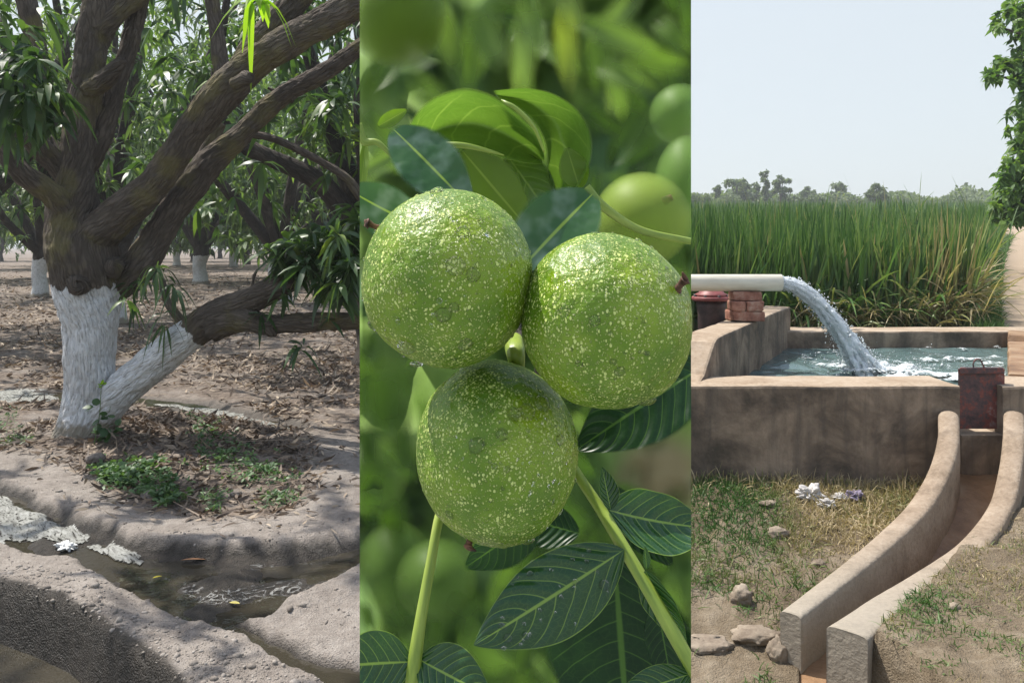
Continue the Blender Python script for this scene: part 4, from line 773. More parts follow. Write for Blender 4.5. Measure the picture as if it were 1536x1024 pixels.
def wisps(n, x0, x1, y0, y1, L, W, lean, droop, dry, name, label):
    Y = rng.uniform(y0, y1, n); X = (rng.uniform(x0, x1, n)-CX)/F*Y; z = ground_z(X, Y); a = rng.random(n)*6.283; ln = np.abs(rng.normal(lean, .3, n))
    V, Q, r = leaf_arrays(np.stack([X, Y, z+rng.uniform(0, .25, n)], 1), np.stack([np.cos(a)*ln, np.sin(a)*ln, np.ones(n)], 1), L*rng.uniform(.5, 1.2, n), W*rng.uniform(.5, 1.3, n), droop*rng.uniform(.4, 1.6, n), ((0, .5), (.2, .8), (.45, 1), (.7, .8), (.88, .45), (1, .03)), roll=3, rnd=np.clip(rng.normal(dry, .15, n), 0, 1))
    return tag(fast_mesh(name, V, Q, M['cane'], attrs=dict(rnd=r)), label, 'dry leaves', kind='stuff')
wisps(620, 1180, 1440, 9.3, 10.2, .75, .02, .9, .7, .62, 'dry_cane_leaves', 'dead straw-coloured cane leaves along the field edge')
wisps(520, 1385, 1470, 9.4, 10.6, 1.05, .022, .55, .6, .72, 'dry_cane_leaves', 'pale bleached cane clump near the right end of the field')
wisps(120, 1190, 1450, 9.3, 9.8, .9, .03, .6, .6, .3, 'dry_cane_leaves', 'arching pale green leaves at the front of the field')
wisps(90, 1120, 1505, 11, 17, 2.0, .022, .12, .25, .3, 'cane_plumes', 'thin taller blades sticking up above the cane tops')
n = 9000; Y = 8.9+26*rng.random(n)**1.8; X = (rng.uniform(1462, 1500, n)+170/Y*0+sst(9, 40, Y)*24-CX)/F*Y; p_ = np.stack([X, Y], 1); grass('path_grass', p_, .26, .012, .16+rng.normal(0, .12, n), 'low green grass between the cane and the dirt path', .6, .6)
# ------------------------------------------------------------------ far trees and the tree at the right edge
M['far_leaf'] = leaf_mat('far_tree_leaf', [(0, (.075, .115, .06)), (.5, (.125, .17, .085)), (1, (.19, .24, .12))], .4, .7)
M['far_bark'] = bark_mat('far_bark', (.14, .12, .10), (.06, .05, .04))
def field_tree(px, topy, Y, wpx, label, basey=303, shape='round', n=900, seed=0):
    rr = np.random.default_rng(500+seed); x = (px-CX)/F*Y; z0 = gz(x, Y); zt = P(px, topy, Y).z; rad = wpx/2/F*Y; hgt = zt-z0
    o = thing('field_tree', (x, Y, z0), label, 'tree', 'distant trees beyond the cane')
    tube('trunk', [(x, Y, z0-.1, .2), (x+.1, Y, z0+hgt*.4, .15), (x, Y, z0+hgt*.8, .05)], M['far_bark'], o, 14, 8, .1, 2)
    nb = {'round': 16, 'tall': 14, 'open': 15, 'bush': 12}[shape]; cl = []
    for k in range(nb):
        if shape == 'tall': cl.append((rr.normal(0, .3)*rad, rr.normal(0, .3)*rad, hgt*(.3+.68*k/nb), .33*rad*(1.25-.7*k/nb)))
        elif shape == 'open': cl.append((rr.uniform(-.75, .75)*rad, rr.uniform(-.7, .7)*rad, hgt*rr.uniform(.4, .95), rad*rr.uniform(.14, .26)))
        elif shape == 'bush': cl.append((rr.uniform(-.8, .8)*rad, rr.uniform(-.6, .6)*rad, hgt*rr.uniform(.3, .8), rad*.4))
        else: a_ = k*2.4; q0 = rr.uniform(.2, .75); cl.append((math.cos(a_)*q0*rad, math.sin(a_)*q0*rad, hgt*(.42+.5*rr.random()), rad*rr.uniform(.2, .38)))
    cl = np.array(cl); k = rr.integers(0, len(cl), n); c_ = cl[k]; d = rr.normal(size=(n, 3)); d /= np.linalg.norm(d, axis=1)[:, None]; pts = np.array([x, Y, z0])+c_[:, :3]+d*(c_[:, 3]*rr.random(n)**.4)[:, None]*[1, 1, .85]
    for q_ in range(min(5, nb)): e = np.array([x, Y, z0])+cl[q_, :3]; tube('limb', [(x+.05, Y, z0+hgt*.35, .1), (*(.5*e+.5*np.array([x, Y, z0+hgt*.5])), .07), (*e, .03)], M['far_bark'], o, 8, 6)
    V, Q, r = leaf_arrays(pts, rr.normal(size=(n, 3)), np.full(n, .0034*Y), np.full(n, .0018*Y), np.full(n, .3), ((0, .3), (.5, 1), (1, .2)), roll=2)
    fast_mesh('crown', V, Q, M['far_leaf'], o, dict(rnd=r)); return o
FT = [(1045, 290, 110, 40, 'low round bush-like tree at the left end of the far tree line', 'bush'), (1076, 277, 118, 12, 'slim young tree left of the broad open-crowned tree', 'tall'), (1104, 265, 118, 44, 'broad open-crowned tree with gaps, left of the tall pair', 'open'), (1128, 274, 122, 26, 'rounded tree tucked right of the broad open-crowned tree', 'round'),
      (1148, 253, 112, 20, 'tallest narrow tree of the far tree line', 'tall'), (1170, 262, 114, 30, 'wispy tall tree beside the tallest narrow tree', 'open'), (1210, 280, 125, 26, 'small two-lobed tree right of the tall wispy tree', 'open'), (1262, 273, 128, 30, 'medium tree with leaning crown near the middle of the field', 'round'),
      (1314, 273, 105, 34, 'neat round-crowned pale green tree standing alone', 'round'), (1452, 299, 110, 22, 'small dark round bush far out near the right end', 'bush'), (1248, 284, 128, 14, 'little tree touching the left of the leaning crown', 'bush'), (1395, 303, 120, 40, 'low bushy tree sunk behind the cane right of the round tree', 'bush'), (1090, 292, 112, 50, 'low bushy tree below the broad open crown', 'bush'), (1180, 290, 118, 50, 'low bushy tree below the wispy tall tree', 'bush'), (1285, 293, 118, 50, 'low bushy tree between the leaning and the round crowns', 'bush'), (1350, 300, 118, 40, 'low bushy tree just right of the round tree', 'bush'), (1230, 291, 118, 40, 'low bushy tree right of the two-lobed tree', 'bush')]
for k, (px, ty, Y, w_, lb, sh) in enumerate(FT): field_tree(px, ty, Y, w_, lb, shape=sh, seed=k, n=1300 if sh != 'tall' else 800)
n = 9000; px = rng.uniform(960, 1560, n); Y = rng.uniform(118, 150, n); X = (px-CX)/F*Y; hh = np.clip(1.5+1.1*fbm(np.stack([px*.02, px*0, px*0], 1), 1, 3), .3, 3.2)
V, Q, r = leaf_arrays(np.stack([X, Y, ground_z(X, Y)+rng.random(n)*hh+.7], 1), rng.normal(size=(n, 3)), np.full(n, .7), np.full(n, .4), np.full(n, .2), ((0, .4), (.5, 1), (1, .3)), roll=2)
tag(fast_mesh('far_treeline', V, Q, M['far_leaf'], attrs=dict(rnd=r)), 'continuous low line of far scrub and trees behind the cane', 'treeline', kind='stuff')
M['edge_leaf'] = leaf_mat('edge_tree_leaf', [(0, (.05, .11, .03)), (.5, (.10, .185, .045)), (1, (.19, .28, .07))], .45, .45)
YE = 17.; xe = (1640-CX)/F*YE; ze = gz(xe, YE); et = thing('roadside_tree', (xe, YE, ze), 'big leafy tree leaning in over the path at the right edge', 'tree')
tube('trunk', [(xe, YE, ze-.1, .3), (xe-.1, YE, ze+2, .24), (xe-.2, YE, ze+4, .18), (xe-.1, YE, ze+6.5, .08)], M['far_bark'], et, 30, 14, .1, 3)
bx = [(1530, 296, 30, 30, 150), (1518, 312, 24, 16, 110), (1524, 268, 20, 20, 60), (1546, 250, 26, 40, 110), (1540, 205, 24, 30, 70), (1556, 150, 30, 40, 90), (1536, 60, 14, 40, 36), (1524, 20, 24, 16, 34), (1500, 40, 12, 6, 12), (1505, 95, 18, 12, 26), (1490, 112, 16, 8, 14), (1530, 110, 12, 14, 20), (1570, 60, 30, 60, 120), (1580, 250, 40, 60, 160), (1536, 160, 10, 30, 20)]
for px, py, tx, ty in [(1640, 120, 1500, 40), (1640, 180, 1490, 112), (1640, 300, 1530, 255), (1640, 330, 1515, 310), (1600, 60, 1545, 10)]:
    a_, b_ = P(px, py, YE), P(tx, ty, YE-.4); tube('limb', [(*a_, .08), (*(a_.lerp(b_, .5)+Vector((0, 0, .15))), .045), (*b_, .012)], M['far_bark'], et, 16, 8)
pts = np.array([P(px+rx*a_, py+ry*b_, YE+c_*.8) for px, py, rx, ry, k in bx for a_, b_, c_ in np.clip(rng.normal(0, .6, (k, 3)), -1.2, 1.2)])
V, Q, r = rosettes(pts, np.tile([0, -.2, .6], (len(pts), 1))+rng.normal(0, .6, (len(pts), 3)), 8, .17, .1, .5, (50, 110), stations=((0, .3), (.3, 1), (.65, .8), (1, .05)))
fast_mesh('crown', V, Q, M['edge_leaf'], et, dict(rnd=r))
# ------------------------------------------------------------------ the walnut bush between orchard and tank
XL, XR = 539.6, 1036.6                       # the bush is clipped to flat sides
def clip(o):
    bm = bmesh.new(); bm.from_mesh(o.data)
    for px, s in ((XL, -1), (XR, 1)):
        nrm = Vector((1, -(px-CX)/F, 0)).normalized()*s; cz = o.matrix_world.translation if o.parent is None else Vector((0, 0, 0))
        bmesh.ops.bisect_plane(bm, geom=bm.verts[:]+bm.edges[:]+bm.faces[:], plane_co=Vector((0, 0, H))-cz, plane_no=nrm, clear_outer=True)
    bm.to_mesh(o.data); bm.free(); return o
def leaf_nodes(name, dark, light, vein, rough=.28, soft=None, gloss=.6, nl=10., veins=True, blue=0., trans=.25, streak=False):
    t = NT(name); uv = t.new('UVMap').outputs[0]; sp = t.new('SeparateXYZ', i_0=uv); u, v = sp.outputs[0], sp.outputs[1]; av = t.math('ABSOLUTE', v); ob = t.coord('Object')
    c = t.mix(t.noise(ob, 45, 3), dark, light); h = t.math('MULTIPLY', t.noise(ob, 160, 3), .25)
    mid = t.step(av, .055, .02)
    if veins:
        ph = t.math('FRACT', t.math('SUBTRACT', t.math('MULTIPLY', u, nl), t.math('ADD', t.math('MULTIPLY', t.math('POWER', av, 1.35), 2.2), t.math('ADD', t.math('MULTIPLY', t.math('SIGN', v), .22), t.math('MULTIPLY', t.noise(ob, 26, 3), .9)))))
        dst = t.math('ABSOLUTE', t.math('SUBTRACT', ph, .5)); lat = t.math('MULTIPLY', t.step(dst, .055, .015), t.step(av, 1., .75))
        c = t.mix(t.math('MULTIPLY', lat, .55), c, vein); h = t.math('ADD', h, t.math('MULTIPLY', t.step(dst, 0., .45), .4))
        fine = t.voro(t.mapping(uv, (26, 9, 1)), 1., 'DISTANCE_TO_EDGE'); c = t.mix(t.math('MULTIPLY', t.step(fine, .07, .0), .10), c, vein)
    c = t.mix(t.math('MULTIPLY', mid, .9), c, vein)
    c = t.mix(t.step(av, .965, .99), c, tuple(x*.8 for x in vein))
    if streak: c = t.mix(t.math('MULTIPLY', t.step(t.noise(t.mapping(uv, (2.2, 9, 1)), 1., 3, .5, .6), .48, .68), .6), c, (.21, .29, .14))
    if blue: c = t.mix(t.math('MULTIPLY', t.step(t.noise(ob, 95, 2, .5), .42, .72), blue), c, (.30, .38, .38))  # blurred pale sky glints painted into the leaf colour
    b = t.bsdf(c, rough, t.bump(t.math('ADD', h, t.math('MULTIPLY', t.noise(ob, 60, 2), 2.2)), .5, .0018), gloss); tr = t.new('BsdfTranslucent'); t.set(tr.inputs[0], t.mix(1., c, (1.5, 1.7, .6), 'MULTIPLY')); sh = t.mixs(trans, b, tr.outputs[0])
    if soft: tp = t.new('BsdfTransparent'); sh = t.mixs(t.step(t.attr('ed'), 0., soft), tp.outputs[0], sh)
    return t.done(sh)
M['wl'] = leaf_nodes('walnut_leaf', (.010, .042, .014), (.028, .085, .024), (.22, .33, .06), .17, nl=8., gloss=.55)
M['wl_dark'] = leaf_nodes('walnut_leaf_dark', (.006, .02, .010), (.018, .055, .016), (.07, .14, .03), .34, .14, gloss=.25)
M['wl_wet_glint'] = leaf_nodes('walnut_leaf_wet_glint', (.022, .075, .025), (.05, .125, .04), (.27, .38, .06), .2, .2, .45, veins=False, blue=.32)
M['wl_curl'] = leaf_nodes('walnut_leaf_curl', (.06, .125, .025), (.13, .205, .06), (.20, .28, .10), .32, .13, .45, nl=5., veins=True, trans=.4)
M['wl_lime'] = leaf_nodes('walnut_leaf_lime', (.10, .18, .012), (.17, .26, .03), (.25, .34, .06), .4, .22, .4, veins=False, trans=.4)
def leaflet(base, tip, wpx, Yb, Yt, mat, parent, tilt=0., cup=.12, bend=0., wl=1., wr=1., peak=.45, label=None, soft_tip=True, wave=.02, n=44, m=18, sharp=True, name='leaflet'):
    a, b = P(*base, Yb), P(*tip, Yt); ax = b-a; Lg = ax.length; ax.normalize(); W = wpx/F*(Yb+Yt)/2
    side = Vector((0, 1, 0)).cross(ax).normalized(); nor = ax.cross(side).normalized()
    if nor.y > 0: nor = -nor
    rot = Matrix.Rotation(tilt, 3, ax); side = rot@side; nor = rot@nor; V = []; UV = []; ED = []
    for i in range(n+1):
        u = i/n; w = (math.sin(math.pi*u**(.69/max(.05, -math.log(peak)) if False else math.log(.5)/math.log(peak)))**.75)*(1-.25*u**6) if 0 < u < 1 else 0.
        w = max(w, .012)
        for j in range(m+1):
            v = -1+2*j/m; hw = W/2*w*(wl if v < 0 else wr)
            p = a+ax*(Lg*u)+side*(v*hw)+nor*(cup*W*(abs(v)**1.6)*w+bend*Lg*4*u*(1-u)+wave*W*math.sin(u*16+v*2.)*abs(v)**2*w)
            V.append(p); UV.append((u, v)); ED.append(min(1-abs(v), 2.4*(1-u), 3*u+.02)*1.)
    i = np.arange(n)[:, None]*(m+1)+np.arange(m)[None]; Fq = np.stack([i, i+1, i+m+2, i+m+1], -1).reshape(-1, 4)
    o = fast_mesh(name, np.array(V), Fq, M[mat], parent, dict(ed=ED), UV); 
    if label: o['label'] = label
    return clip(o)
YF = .262
trunk_at = Vector((.06, 1.62, 0))
bush = thing('walnut_tree', (trunk_at.x, trunk_at.y, gz(trunk_at.x, trunk_at.y)), 'dense walnut tree whose blurred green leaves form the backdrop of the fruits', 'tree')
# solid inner foliage with a lumpy front and flat clipped sides
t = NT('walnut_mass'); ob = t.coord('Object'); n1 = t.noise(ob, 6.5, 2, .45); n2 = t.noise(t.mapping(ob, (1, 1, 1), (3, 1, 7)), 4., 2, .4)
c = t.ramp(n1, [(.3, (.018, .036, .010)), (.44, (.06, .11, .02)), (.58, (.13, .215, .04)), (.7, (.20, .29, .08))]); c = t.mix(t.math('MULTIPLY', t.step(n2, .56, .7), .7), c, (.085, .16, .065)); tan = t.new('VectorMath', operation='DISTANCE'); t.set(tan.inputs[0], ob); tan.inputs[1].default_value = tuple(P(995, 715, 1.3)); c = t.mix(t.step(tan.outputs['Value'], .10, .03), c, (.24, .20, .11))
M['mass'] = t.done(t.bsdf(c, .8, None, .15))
nx, nz = 90, 150; V = []; Yr = np.zeros((nz+1, nx+1))
for j in range(nz+1):
    for i_ in range(nx+1):
        px = XL+(XR-XL)*i_/nx; py = 1180-1330*j/nz
        V.append((px, py))
V = np.array(V); n_ = fbm(np.stack([V[:, 0]*.008, V[:, 1]*.008, V[:, 0]*0], 1), 1, 3); Yf = 1.32+.13*n_-.00*V[:, 0]
front = np.stack([(V[:, 0]-CX)/F*Yf, Yf, H-(V[:, 1]-HY)/F*Yf], 1); Yb = np.full(len(V), 1.86); back = np.stack([(V[:, 0]-CX)/F*Yb, Yb, H-(V[:, 1]-HY)/F*1.32], 1)
k = np.arange(nz)[:, None]*(nx+1)+np.arange(nx)[None]; Q1 = np.stack([k, k+1, k+nx+2, k+nx+1], -1).reshape(-1, 4); off = len(V); Q2 = Q1[:, ::-1]+off
def strip(idx): idx = np.array(idx); return np.stack([idx[:-1], idx[1:], idx[1:]+off, idx[:-1]+off], 1)
rowi = lambda j: [j*(nx+1)+i_ for i_ in range(nx+1)]; coli = lambda i_: [j*(nx+1)+i_ for j in range(nz+1)]
Q = np.concatenate([Q1, Q2, strip(rowi(0))[:, ::-1], strip(rowi(nz)), strip(coli(0)), strip(coli(nx))[:, ::-1]])
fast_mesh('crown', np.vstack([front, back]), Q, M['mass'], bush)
tz = gz(trunk_at.x, trunk_at.y)
tube('trunk', [(trunk_at.x, trunk_at.y, tz-.05, .06), (trunk_at.x-.02, trunk_at.y, .4, .045), (trunk_at.x+.01, trunk_at.y, .9, .035), (trunk_at.x, trunk_at.y, 1.5, .02)], M['far_bark'], bush, 30, 14, .08, 8)
tube('limb', [(trunk_at.x, trunk_at.y, .9, .02), (.045, 1.2, 1.2, .011), (.012, .75, 1.345, .006), tuple(P(772, 516, .32))+(.0026,)], M['far_bark'], bush, 30, 10)
# out-of-focus leaves: soft bordered leaves at several depths
M['soft'] = leaf_mat('walnut_leaf_soft', [(0, (.018, .042, .009)), (.3, (.06, .12, .02)), (.6, (.12, .205, .04)), (.85, (.18, .27, .085)), (1, (.27, .34, .045))], .4, .5, soft=.95, spec=.25, tint=(1.3, 1.4, .5))
def soft_leaves(spec, parent, name):
    VV = []; QQ = []; ED = []; RN = []; k = 0; n, m = 14, 10
    for px, py, L, W, ang, Y, rn in spec:
        a = P(px, py, Y); s = Y/F; d = Vector((math.cos(ang), rng.uniform(-.35, .35), -math.sin(ang))).normalized(); sd = d.cross(Vector((rng.uniform(-.3, .3), 1, rng.uniform(-.3, .3)))).normalized(); nn = d.cross(sd)
        if nn.y > 0: nn = -nn
        bend = rng.uniform(-.12, .2); v_ = []
        for i_ in range(n+1):
            u = i_/n; w = math.sin(math.pi*u**.85)**.7 if 0 < u < 1 else 0; w = max(w, .04)
            for j in range(m+1):
                q_ = -1+2*j/m; v_.append(a+d*((u-.5)*L*s)+sd*(q_*w*W*.5*s)+nn*(bend*L*s*(1-4*(u-.5)**2)+.12*W*s*abs(q_))); ED.append(min(1-abs(q_), 2.2*(1-u), 2.2*u)); RN.append(rn)
        i = np.arange(n)[:, None]*(m+1)+np.arange(m)[None]; QQ.append(np.stack([i, i+1, i+m+2, i+m+1], -1).reshape(-1, 4)+k); VV += v_; k += len(v_)
    return clip(fast_mesh(name, np.array(VV), np.concatenate(QQ), M['soft'], parent, dict(ed=ED, rnd=RN)))
sl = []
for _ in range(190):
    px, py = rng.uniform(530, 1046), rng.uniform(-30, 1050); Y = rng.uniform(.62, 1.12); s_ = rng.uniform(60, 150)
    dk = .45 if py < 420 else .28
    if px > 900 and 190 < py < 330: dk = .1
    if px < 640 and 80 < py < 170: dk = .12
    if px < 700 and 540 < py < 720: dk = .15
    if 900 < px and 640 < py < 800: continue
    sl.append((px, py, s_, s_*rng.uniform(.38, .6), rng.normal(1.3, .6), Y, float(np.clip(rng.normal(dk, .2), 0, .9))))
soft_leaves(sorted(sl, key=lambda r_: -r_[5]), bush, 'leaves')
sl = [(668,60,150,70,1.25,.58,.78),(705,95,140,60,1.7,.57,.5),(730,55,150,85,1.2,.56,.55),(778,90,150,62,1.6,.55,.84),(800,40,130,70,1.4,.58,.7),(850,75,150,58,1.5,.54,.98),(855,20,90,60,1.2,.56,.9),(640,30,120,66,1.6,.58,.7),(930,60,150,70,.4,.7,.72),(985,90,130,66,.2,.72,.6),(940,120,120,60,.5,.7,.68),(1010,60,100,60,.9,.7,.6),
      (580,600,150,110,1.5,.5,.24),(615,660,170,60,1.5,.5,.15),(640,625,130,60,1.5,.48,.34),(590,690,70,50,.6,.62,.55),(560,730,60,50,.6,.62,.6),(735,960,140,90,.9,.5,.42),(690,900,120,90,.7,.6,.3),(1010,905,120,50,1.4,.42,.62),(940,745,80,60,.6,.55,.15),(870,640,60,36,1.1,.4,.8),(855,770,110,70,.8,.5,.3)]
soft_leaves(sl, bush, 'leaves')
# out-of-focus fruits: nested thin shells give them their soft rim
def fruit_mat(name, c1, c2, alpha):
    t = NT(name); ob = t.coord('Object'); c = t.mix(t.noise(ob, 30, 3), c1, c2); tp = t.new('BsdfTransparent'); return t.done(t.mixs(alpha, tp.outputs[0], t.bsdf(c, .5, None, .3)))
M['sf_pale'] = fruit_mat('soft_fruit_pale', (.27, .40, .05), (.38, .50, .09), .13); M['sf_dark'] = fruit_mat('soft_fruit_dark', (.11, .20, .012), (.17, .27, .02), .13); M['sf_dim'] = fruit_mat('soft_fruit_dim', (.09, .18, .022), (.14, .24, .04), .08); M['sf_mid'] = fruit_mat('soft_fruit_mid', (.16, .30, .05), (.22, .37, .08), .12)
def soft_fruit(px, py, rx, ry, Y, mat, label, spread=.2, calyx=None):
    c = P(px, py, Y); s = Y/F; o = thing('walnut_fruit', c, label, 'walnut', 'blurred green walnuts behind')
    V, Fc = [], []; bm = bmesh.new()
    for k in np.linspace(max(.3, 1-spread*1.3), 1+spread*1.3, 20):
        q_ = bmesh.ops.create_icosphere(bm, subdivisions=4, radius=1); 
        for v in q_['verts']: v.co = Vector((c.x+v.co.x*rx*s*k, c.y+v.co.y*rx*s*k, c.z+v.co.z*ry*s*k))
    clip(bm_obj('husk', bm, M[mat], o))
    if calyx:
        a, b = P(*calyx[0], Y-rx*s*.8), P(*calyx[1], Y-rx*s*.9); clip(tube('calyx', [(*a, 7*s), (*b, 5*s)], M['stub'], o, 8, 10, .2, 60))
t = NT('calyx_brown'); M['stub'] = t.done(t.bsdf(t.ramp(t.noise(t.coord(), 300, 4), [(.35, (.03, .015, .010)), (.65, (.17, .08, .045))]), .8))
soft_fruit(963, 330, 54, 53, .46, 'sf_pale', 'pale blurred walnut with brown tip behind the right fruit', .28, ((995, 302), (1008, 296)))
soft_fruit(1030, 285, 34, 56, .5, 'sf_mid', 'blurred walnut cut by the right side of the bush', .36)
soft_fruit(1020, 172, 26, 26, .62, 'sf_mid', 'small blurred walnut high near the right side of the bush', .6)
soft_fruit(596, 28, 52, 52, .56, 'sf_dark', 'blurred olive walnut in the upper left of the bush', .34)
soft_fruit(655, 868, 38, 36, .6, 'sf_dim', 'blurred light green walnut between the two leaf stalks', .5)
soft_fruit(592, 850, 34, 40, .7, 'sf_dim', 'faint green walnut left of the thin leaf stalk', .55)
soft_fruit(556, 712, 34, 34, .68, 'sf_dim', 'faint blurred walnut at the left side below the left fruit', .55)
# the sprig in front: shoot, leaf stalks and leaflets
t = NT('stalk'); uv = t.new('UVMap').outputs[0]; n1 = t.noise(t.mapping(uv, (300, 40, 1)), 1., 4)
M['stalk'] = t.done(t.bsdf(t.ramp(n1, [(.3, (.13, .20, .025)), (.55, (.25, .33, .05)), (.75, (.33, .38, .09))]), .42, t.bump(n1, .3, .001), .45))
spr = thing('walnut_branch', P(772, 524, .30), 'leafy walnut sprig carrying the three wet green fruits in front', 'branch')
s = 1/F
def stalk(pts, name='leaf_stalk'): return clip(tube(name, [(*P(px, py, Y), w*.5*s*Y) for px, py, w, Y in pts], M['stalk'], spr, 60, 14, .04, 90))
stalk([(772,512,26,.33), (772,522,30,.29), (775,540,26,.285), (778,560,16,.30)], 'shoot')
stalk([(776,545,16,.30), (740,610,15,.315), (690,690,15,.31), (661,768,15,.292), (645,850,15,.285), (630,935,18,.28), (621,1000,21,.278), (616,1060,20,.277)])
stalk([(778,550,16,.30), (815,630,15,.31), (864,708,15,.295), (900,762,17,.288), (932,815,19,.28), (985,905,21,.27), (1030,985,22,.265), (1062,1040,22,.262)])
front_leaf = leaflet((936,824), (711,967), 122, .276, .262, 'wl', spr, tilt=.25, cup=-.06, bend=.03, peak=.47, wl=1.05, wr=.95)
leaflet((912,764), (1072,792), 120, .287, .30, 'wl', spr, tilt=-.75, cup=.16, bend=-.05, peak=.4, wl=.65)
leaflet((916,764), (903,700), 34, .287, .29, 'wl', spr, tilt=.5, cup=.2, peak=.4)
leaflet((968,855), (1030,962), 56, .273, .272, 'wl', spr, tilt=.6, cup=.15, bend=.04, peak=.4)
leaflet((970,853), (967,818), 14, .273, .272, 'wl', spr, tilt=.5, cup=.2, peak=.4)
leaflet((618,992), (492,1000), 100, .279, .274, 'wl', spr, tilt=.2, cup=.1, bend=-.03, peak=.45)
leaflet((628,988), (738,1046), 88, .279, .272, 'wl', spr, tilt=-.4, cup=.12, bend=.04, peak=.42)
leaflet((1036,1010), (924,1046), 52, .266, .262, 'wl', spr, tilt=.5, cup=.1, peak=.45)
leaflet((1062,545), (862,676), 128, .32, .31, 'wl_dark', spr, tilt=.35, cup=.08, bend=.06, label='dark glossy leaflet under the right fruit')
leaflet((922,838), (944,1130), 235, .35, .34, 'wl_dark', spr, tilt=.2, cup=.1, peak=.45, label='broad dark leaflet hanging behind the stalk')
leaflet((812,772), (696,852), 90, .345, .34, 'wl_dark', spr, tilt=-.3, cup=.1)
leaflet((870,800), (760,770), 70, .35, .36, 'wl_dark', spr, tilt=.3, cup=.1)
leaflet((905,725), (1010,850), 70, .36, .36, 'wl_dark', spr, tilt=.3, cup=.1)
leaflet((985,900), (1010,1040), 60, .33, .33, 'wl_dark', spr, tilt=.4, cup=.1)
up = thing('walnut_branch', P(600, 250, .38), 'softly blurred sprig with curled and wet leaflets above the fruits', 'branch'); spr2 = spr; spr = up
leaflet((522,284), (668,356), 100, .345, .34, 'wl_wet_glint', up, tilt=.5, cup=.08, bend=.04, label='wet leaflet at the left behind the left fruit')
leaflet((588,192), (712,318), 100, .365, .35, 'wl_wet_glint', up, tilt=-.25, cup=.1, bend=.03, label='wet leaflet with painted bluish glints above the left fruit')
leaflet((892,288), (762,425), 128, .345, .335, 'wl_wet_glint', up, tilt=.3, cup=.1, bend=.03, label='wet leaflet with pale midrib between the two upper fruits')
leaflet((566,190), (612,164), 26, .38, .38, 'wl_lime', up, cup=.1); leaflet((540,300), (550,200), 18, .37, .38, 'wl_lime', up, cup=.1)
leaflet((690,222), (800,352), 96, .42, .41, 'wl_lime', up, tilt=.3, cup=.1, label='yellow green leaflet under the curled leaves'); leaflet((760,232), (830,330), 80, .43, .42, 'wl_curl', up, cup=.1)
leaflet((870,285), (850,220), 50, .41, .41, 'wl_lime', up, cup=.1)
# two big leaves curled over into loops
def loop_leaf(rim, spine, Yr_, Ys, mat, label, belly=.05, n=50, m=20):
    r_ = catmull([(x, y, Yr_, 0) for x, y in rim], n); s_ = catmull([(x, y, Ys, 0) for x, y in spine], n); V = []; UV = []; ED = []
    for i_ in range(n):
        for j in range(m+1):
            v = j/m; px, py = r_[i_, 0]*(1-v)+s_[i_, 0]*v, r_[i_, 1]*(1-v)+s_[i_, 1]*v; Y = Yr_*(1-v)+Ys*v+belly*math.sin(math.pi*v)
            V.append(P(px, py, Y)); UV.append((i_/(n-1), 1-v)); ED.append(min(v*1.3+.02, (1-v)*1.2+.05, 4*i_/(n-1)+.02, 4*(1-i_/(n-1))+.02))
    i = np.arange(n-1)[:, None]*(m+1)+np.arange(m)[None]; o = fast_mesh('leaflet', np.array(V), np.stack([i, i+1, i+m+2, i+m+1], -1).reshape(-1, 4), M[mat], up, dict(ed=ED), UV); o['label'] = label; return clip(o)
loop_leaf([(610,222),(612,190),(640,152),(690,132),(735,140),(775,168),(808,205),(818,238)], [(640,224),(660,220),(690,221),(720,228),(745,236),(770,242),(795,246),(814,246)], .385, .405, 'wl_curl', 'left one of the two big leaves curled into loops', .035)
loop_leaf([(738,136),(790,132),(835,142),(870,168),(888,205),(886,245),(868,280),(850,300)], [(744,146),(775,160),(800,182),(815,208),(820,235),(820,258),(826,280),(840,300)], .40, .42, 'wl_curl', 'right one of the two big leaves curled into loops', .02)
def ustalk(pts): return clip(tube('leaf_stalk', [(*P(px, py, Y), w*.5*s*Y) for px, py, w, Y in pts], M['stalk'], up, 40, 12, .04, 90))
ustalk([(650,217,3,.386),(672,217,9,.383),(700,219,9,.383),(735,227,6,.386),(756,233,2,.39)]); ustalk([(752,150,2,.386),(760,155,6,.383),(775,164,7,.382),(800,190,6,.382),(816,228,3,.386)]); ustalk([(538,186,10,.37),(546,212,12,.37),(566,214,9,.37),(590,236,6,.37),(618,262,6,.37)]); ustalk([(880,280,12,.40),(905,310,14,.40),(960,345,12,.41),(1036,362,10,.42)]); ustalk([(860,300,8,.36),(830,345,7,.35),(800,385,5,.34)])
spr = spr2
# ------------------------------------------------------------------ the three walnuts
t = NT('walnut_husk'); ob = t.coord('Object'); warp = t.mix(.0011, ob, t.noise(ob, 500, 2, out='Color'), 'ADD')
big = t.noise(ob, 70, 3); base = t.ramp(t.noise(ob, 28, 4, .6), [(.32, (.052, .120, .004)), (.5, (.122, .216, .006)), (.66, (.235, .33, .02))])
def flecks(scale, lo, hi, loc, keep):
    vn = t.new('TexVoronoi', feature='F1'); t.set(vn.inputs['Vector'], t.mapping(warp, (1, 1, .8), loc)); vn.inputs['Scale'].default_value = scale; cid = t.new('SeparateColor', i_0=vn.outputs['Color']).outputs[0]
    thr = t.math('MULTIPLY', t.math('ADD', t.math('MULTIPLY', t.step(big, .25, .75), .34), t.math('MULTIPLY', cid, .80)), hi); return t.math('MULTIPLY', t.step(t.math('SUBTRACT', vn.outputs['Distance'], thr), .05, -.07), t.step(cid, keep-.05, keep+.05)), vn.outputs['Distance']
f1, d1 = flecks(900, 0, .46, (0, 0, 0), .15); f2, d2 = flecks(1600, 0, .46, (.3, .1, .2), .15); f3, d3 = flecks(600, 0, .26, (.7, .2, .1), .66)
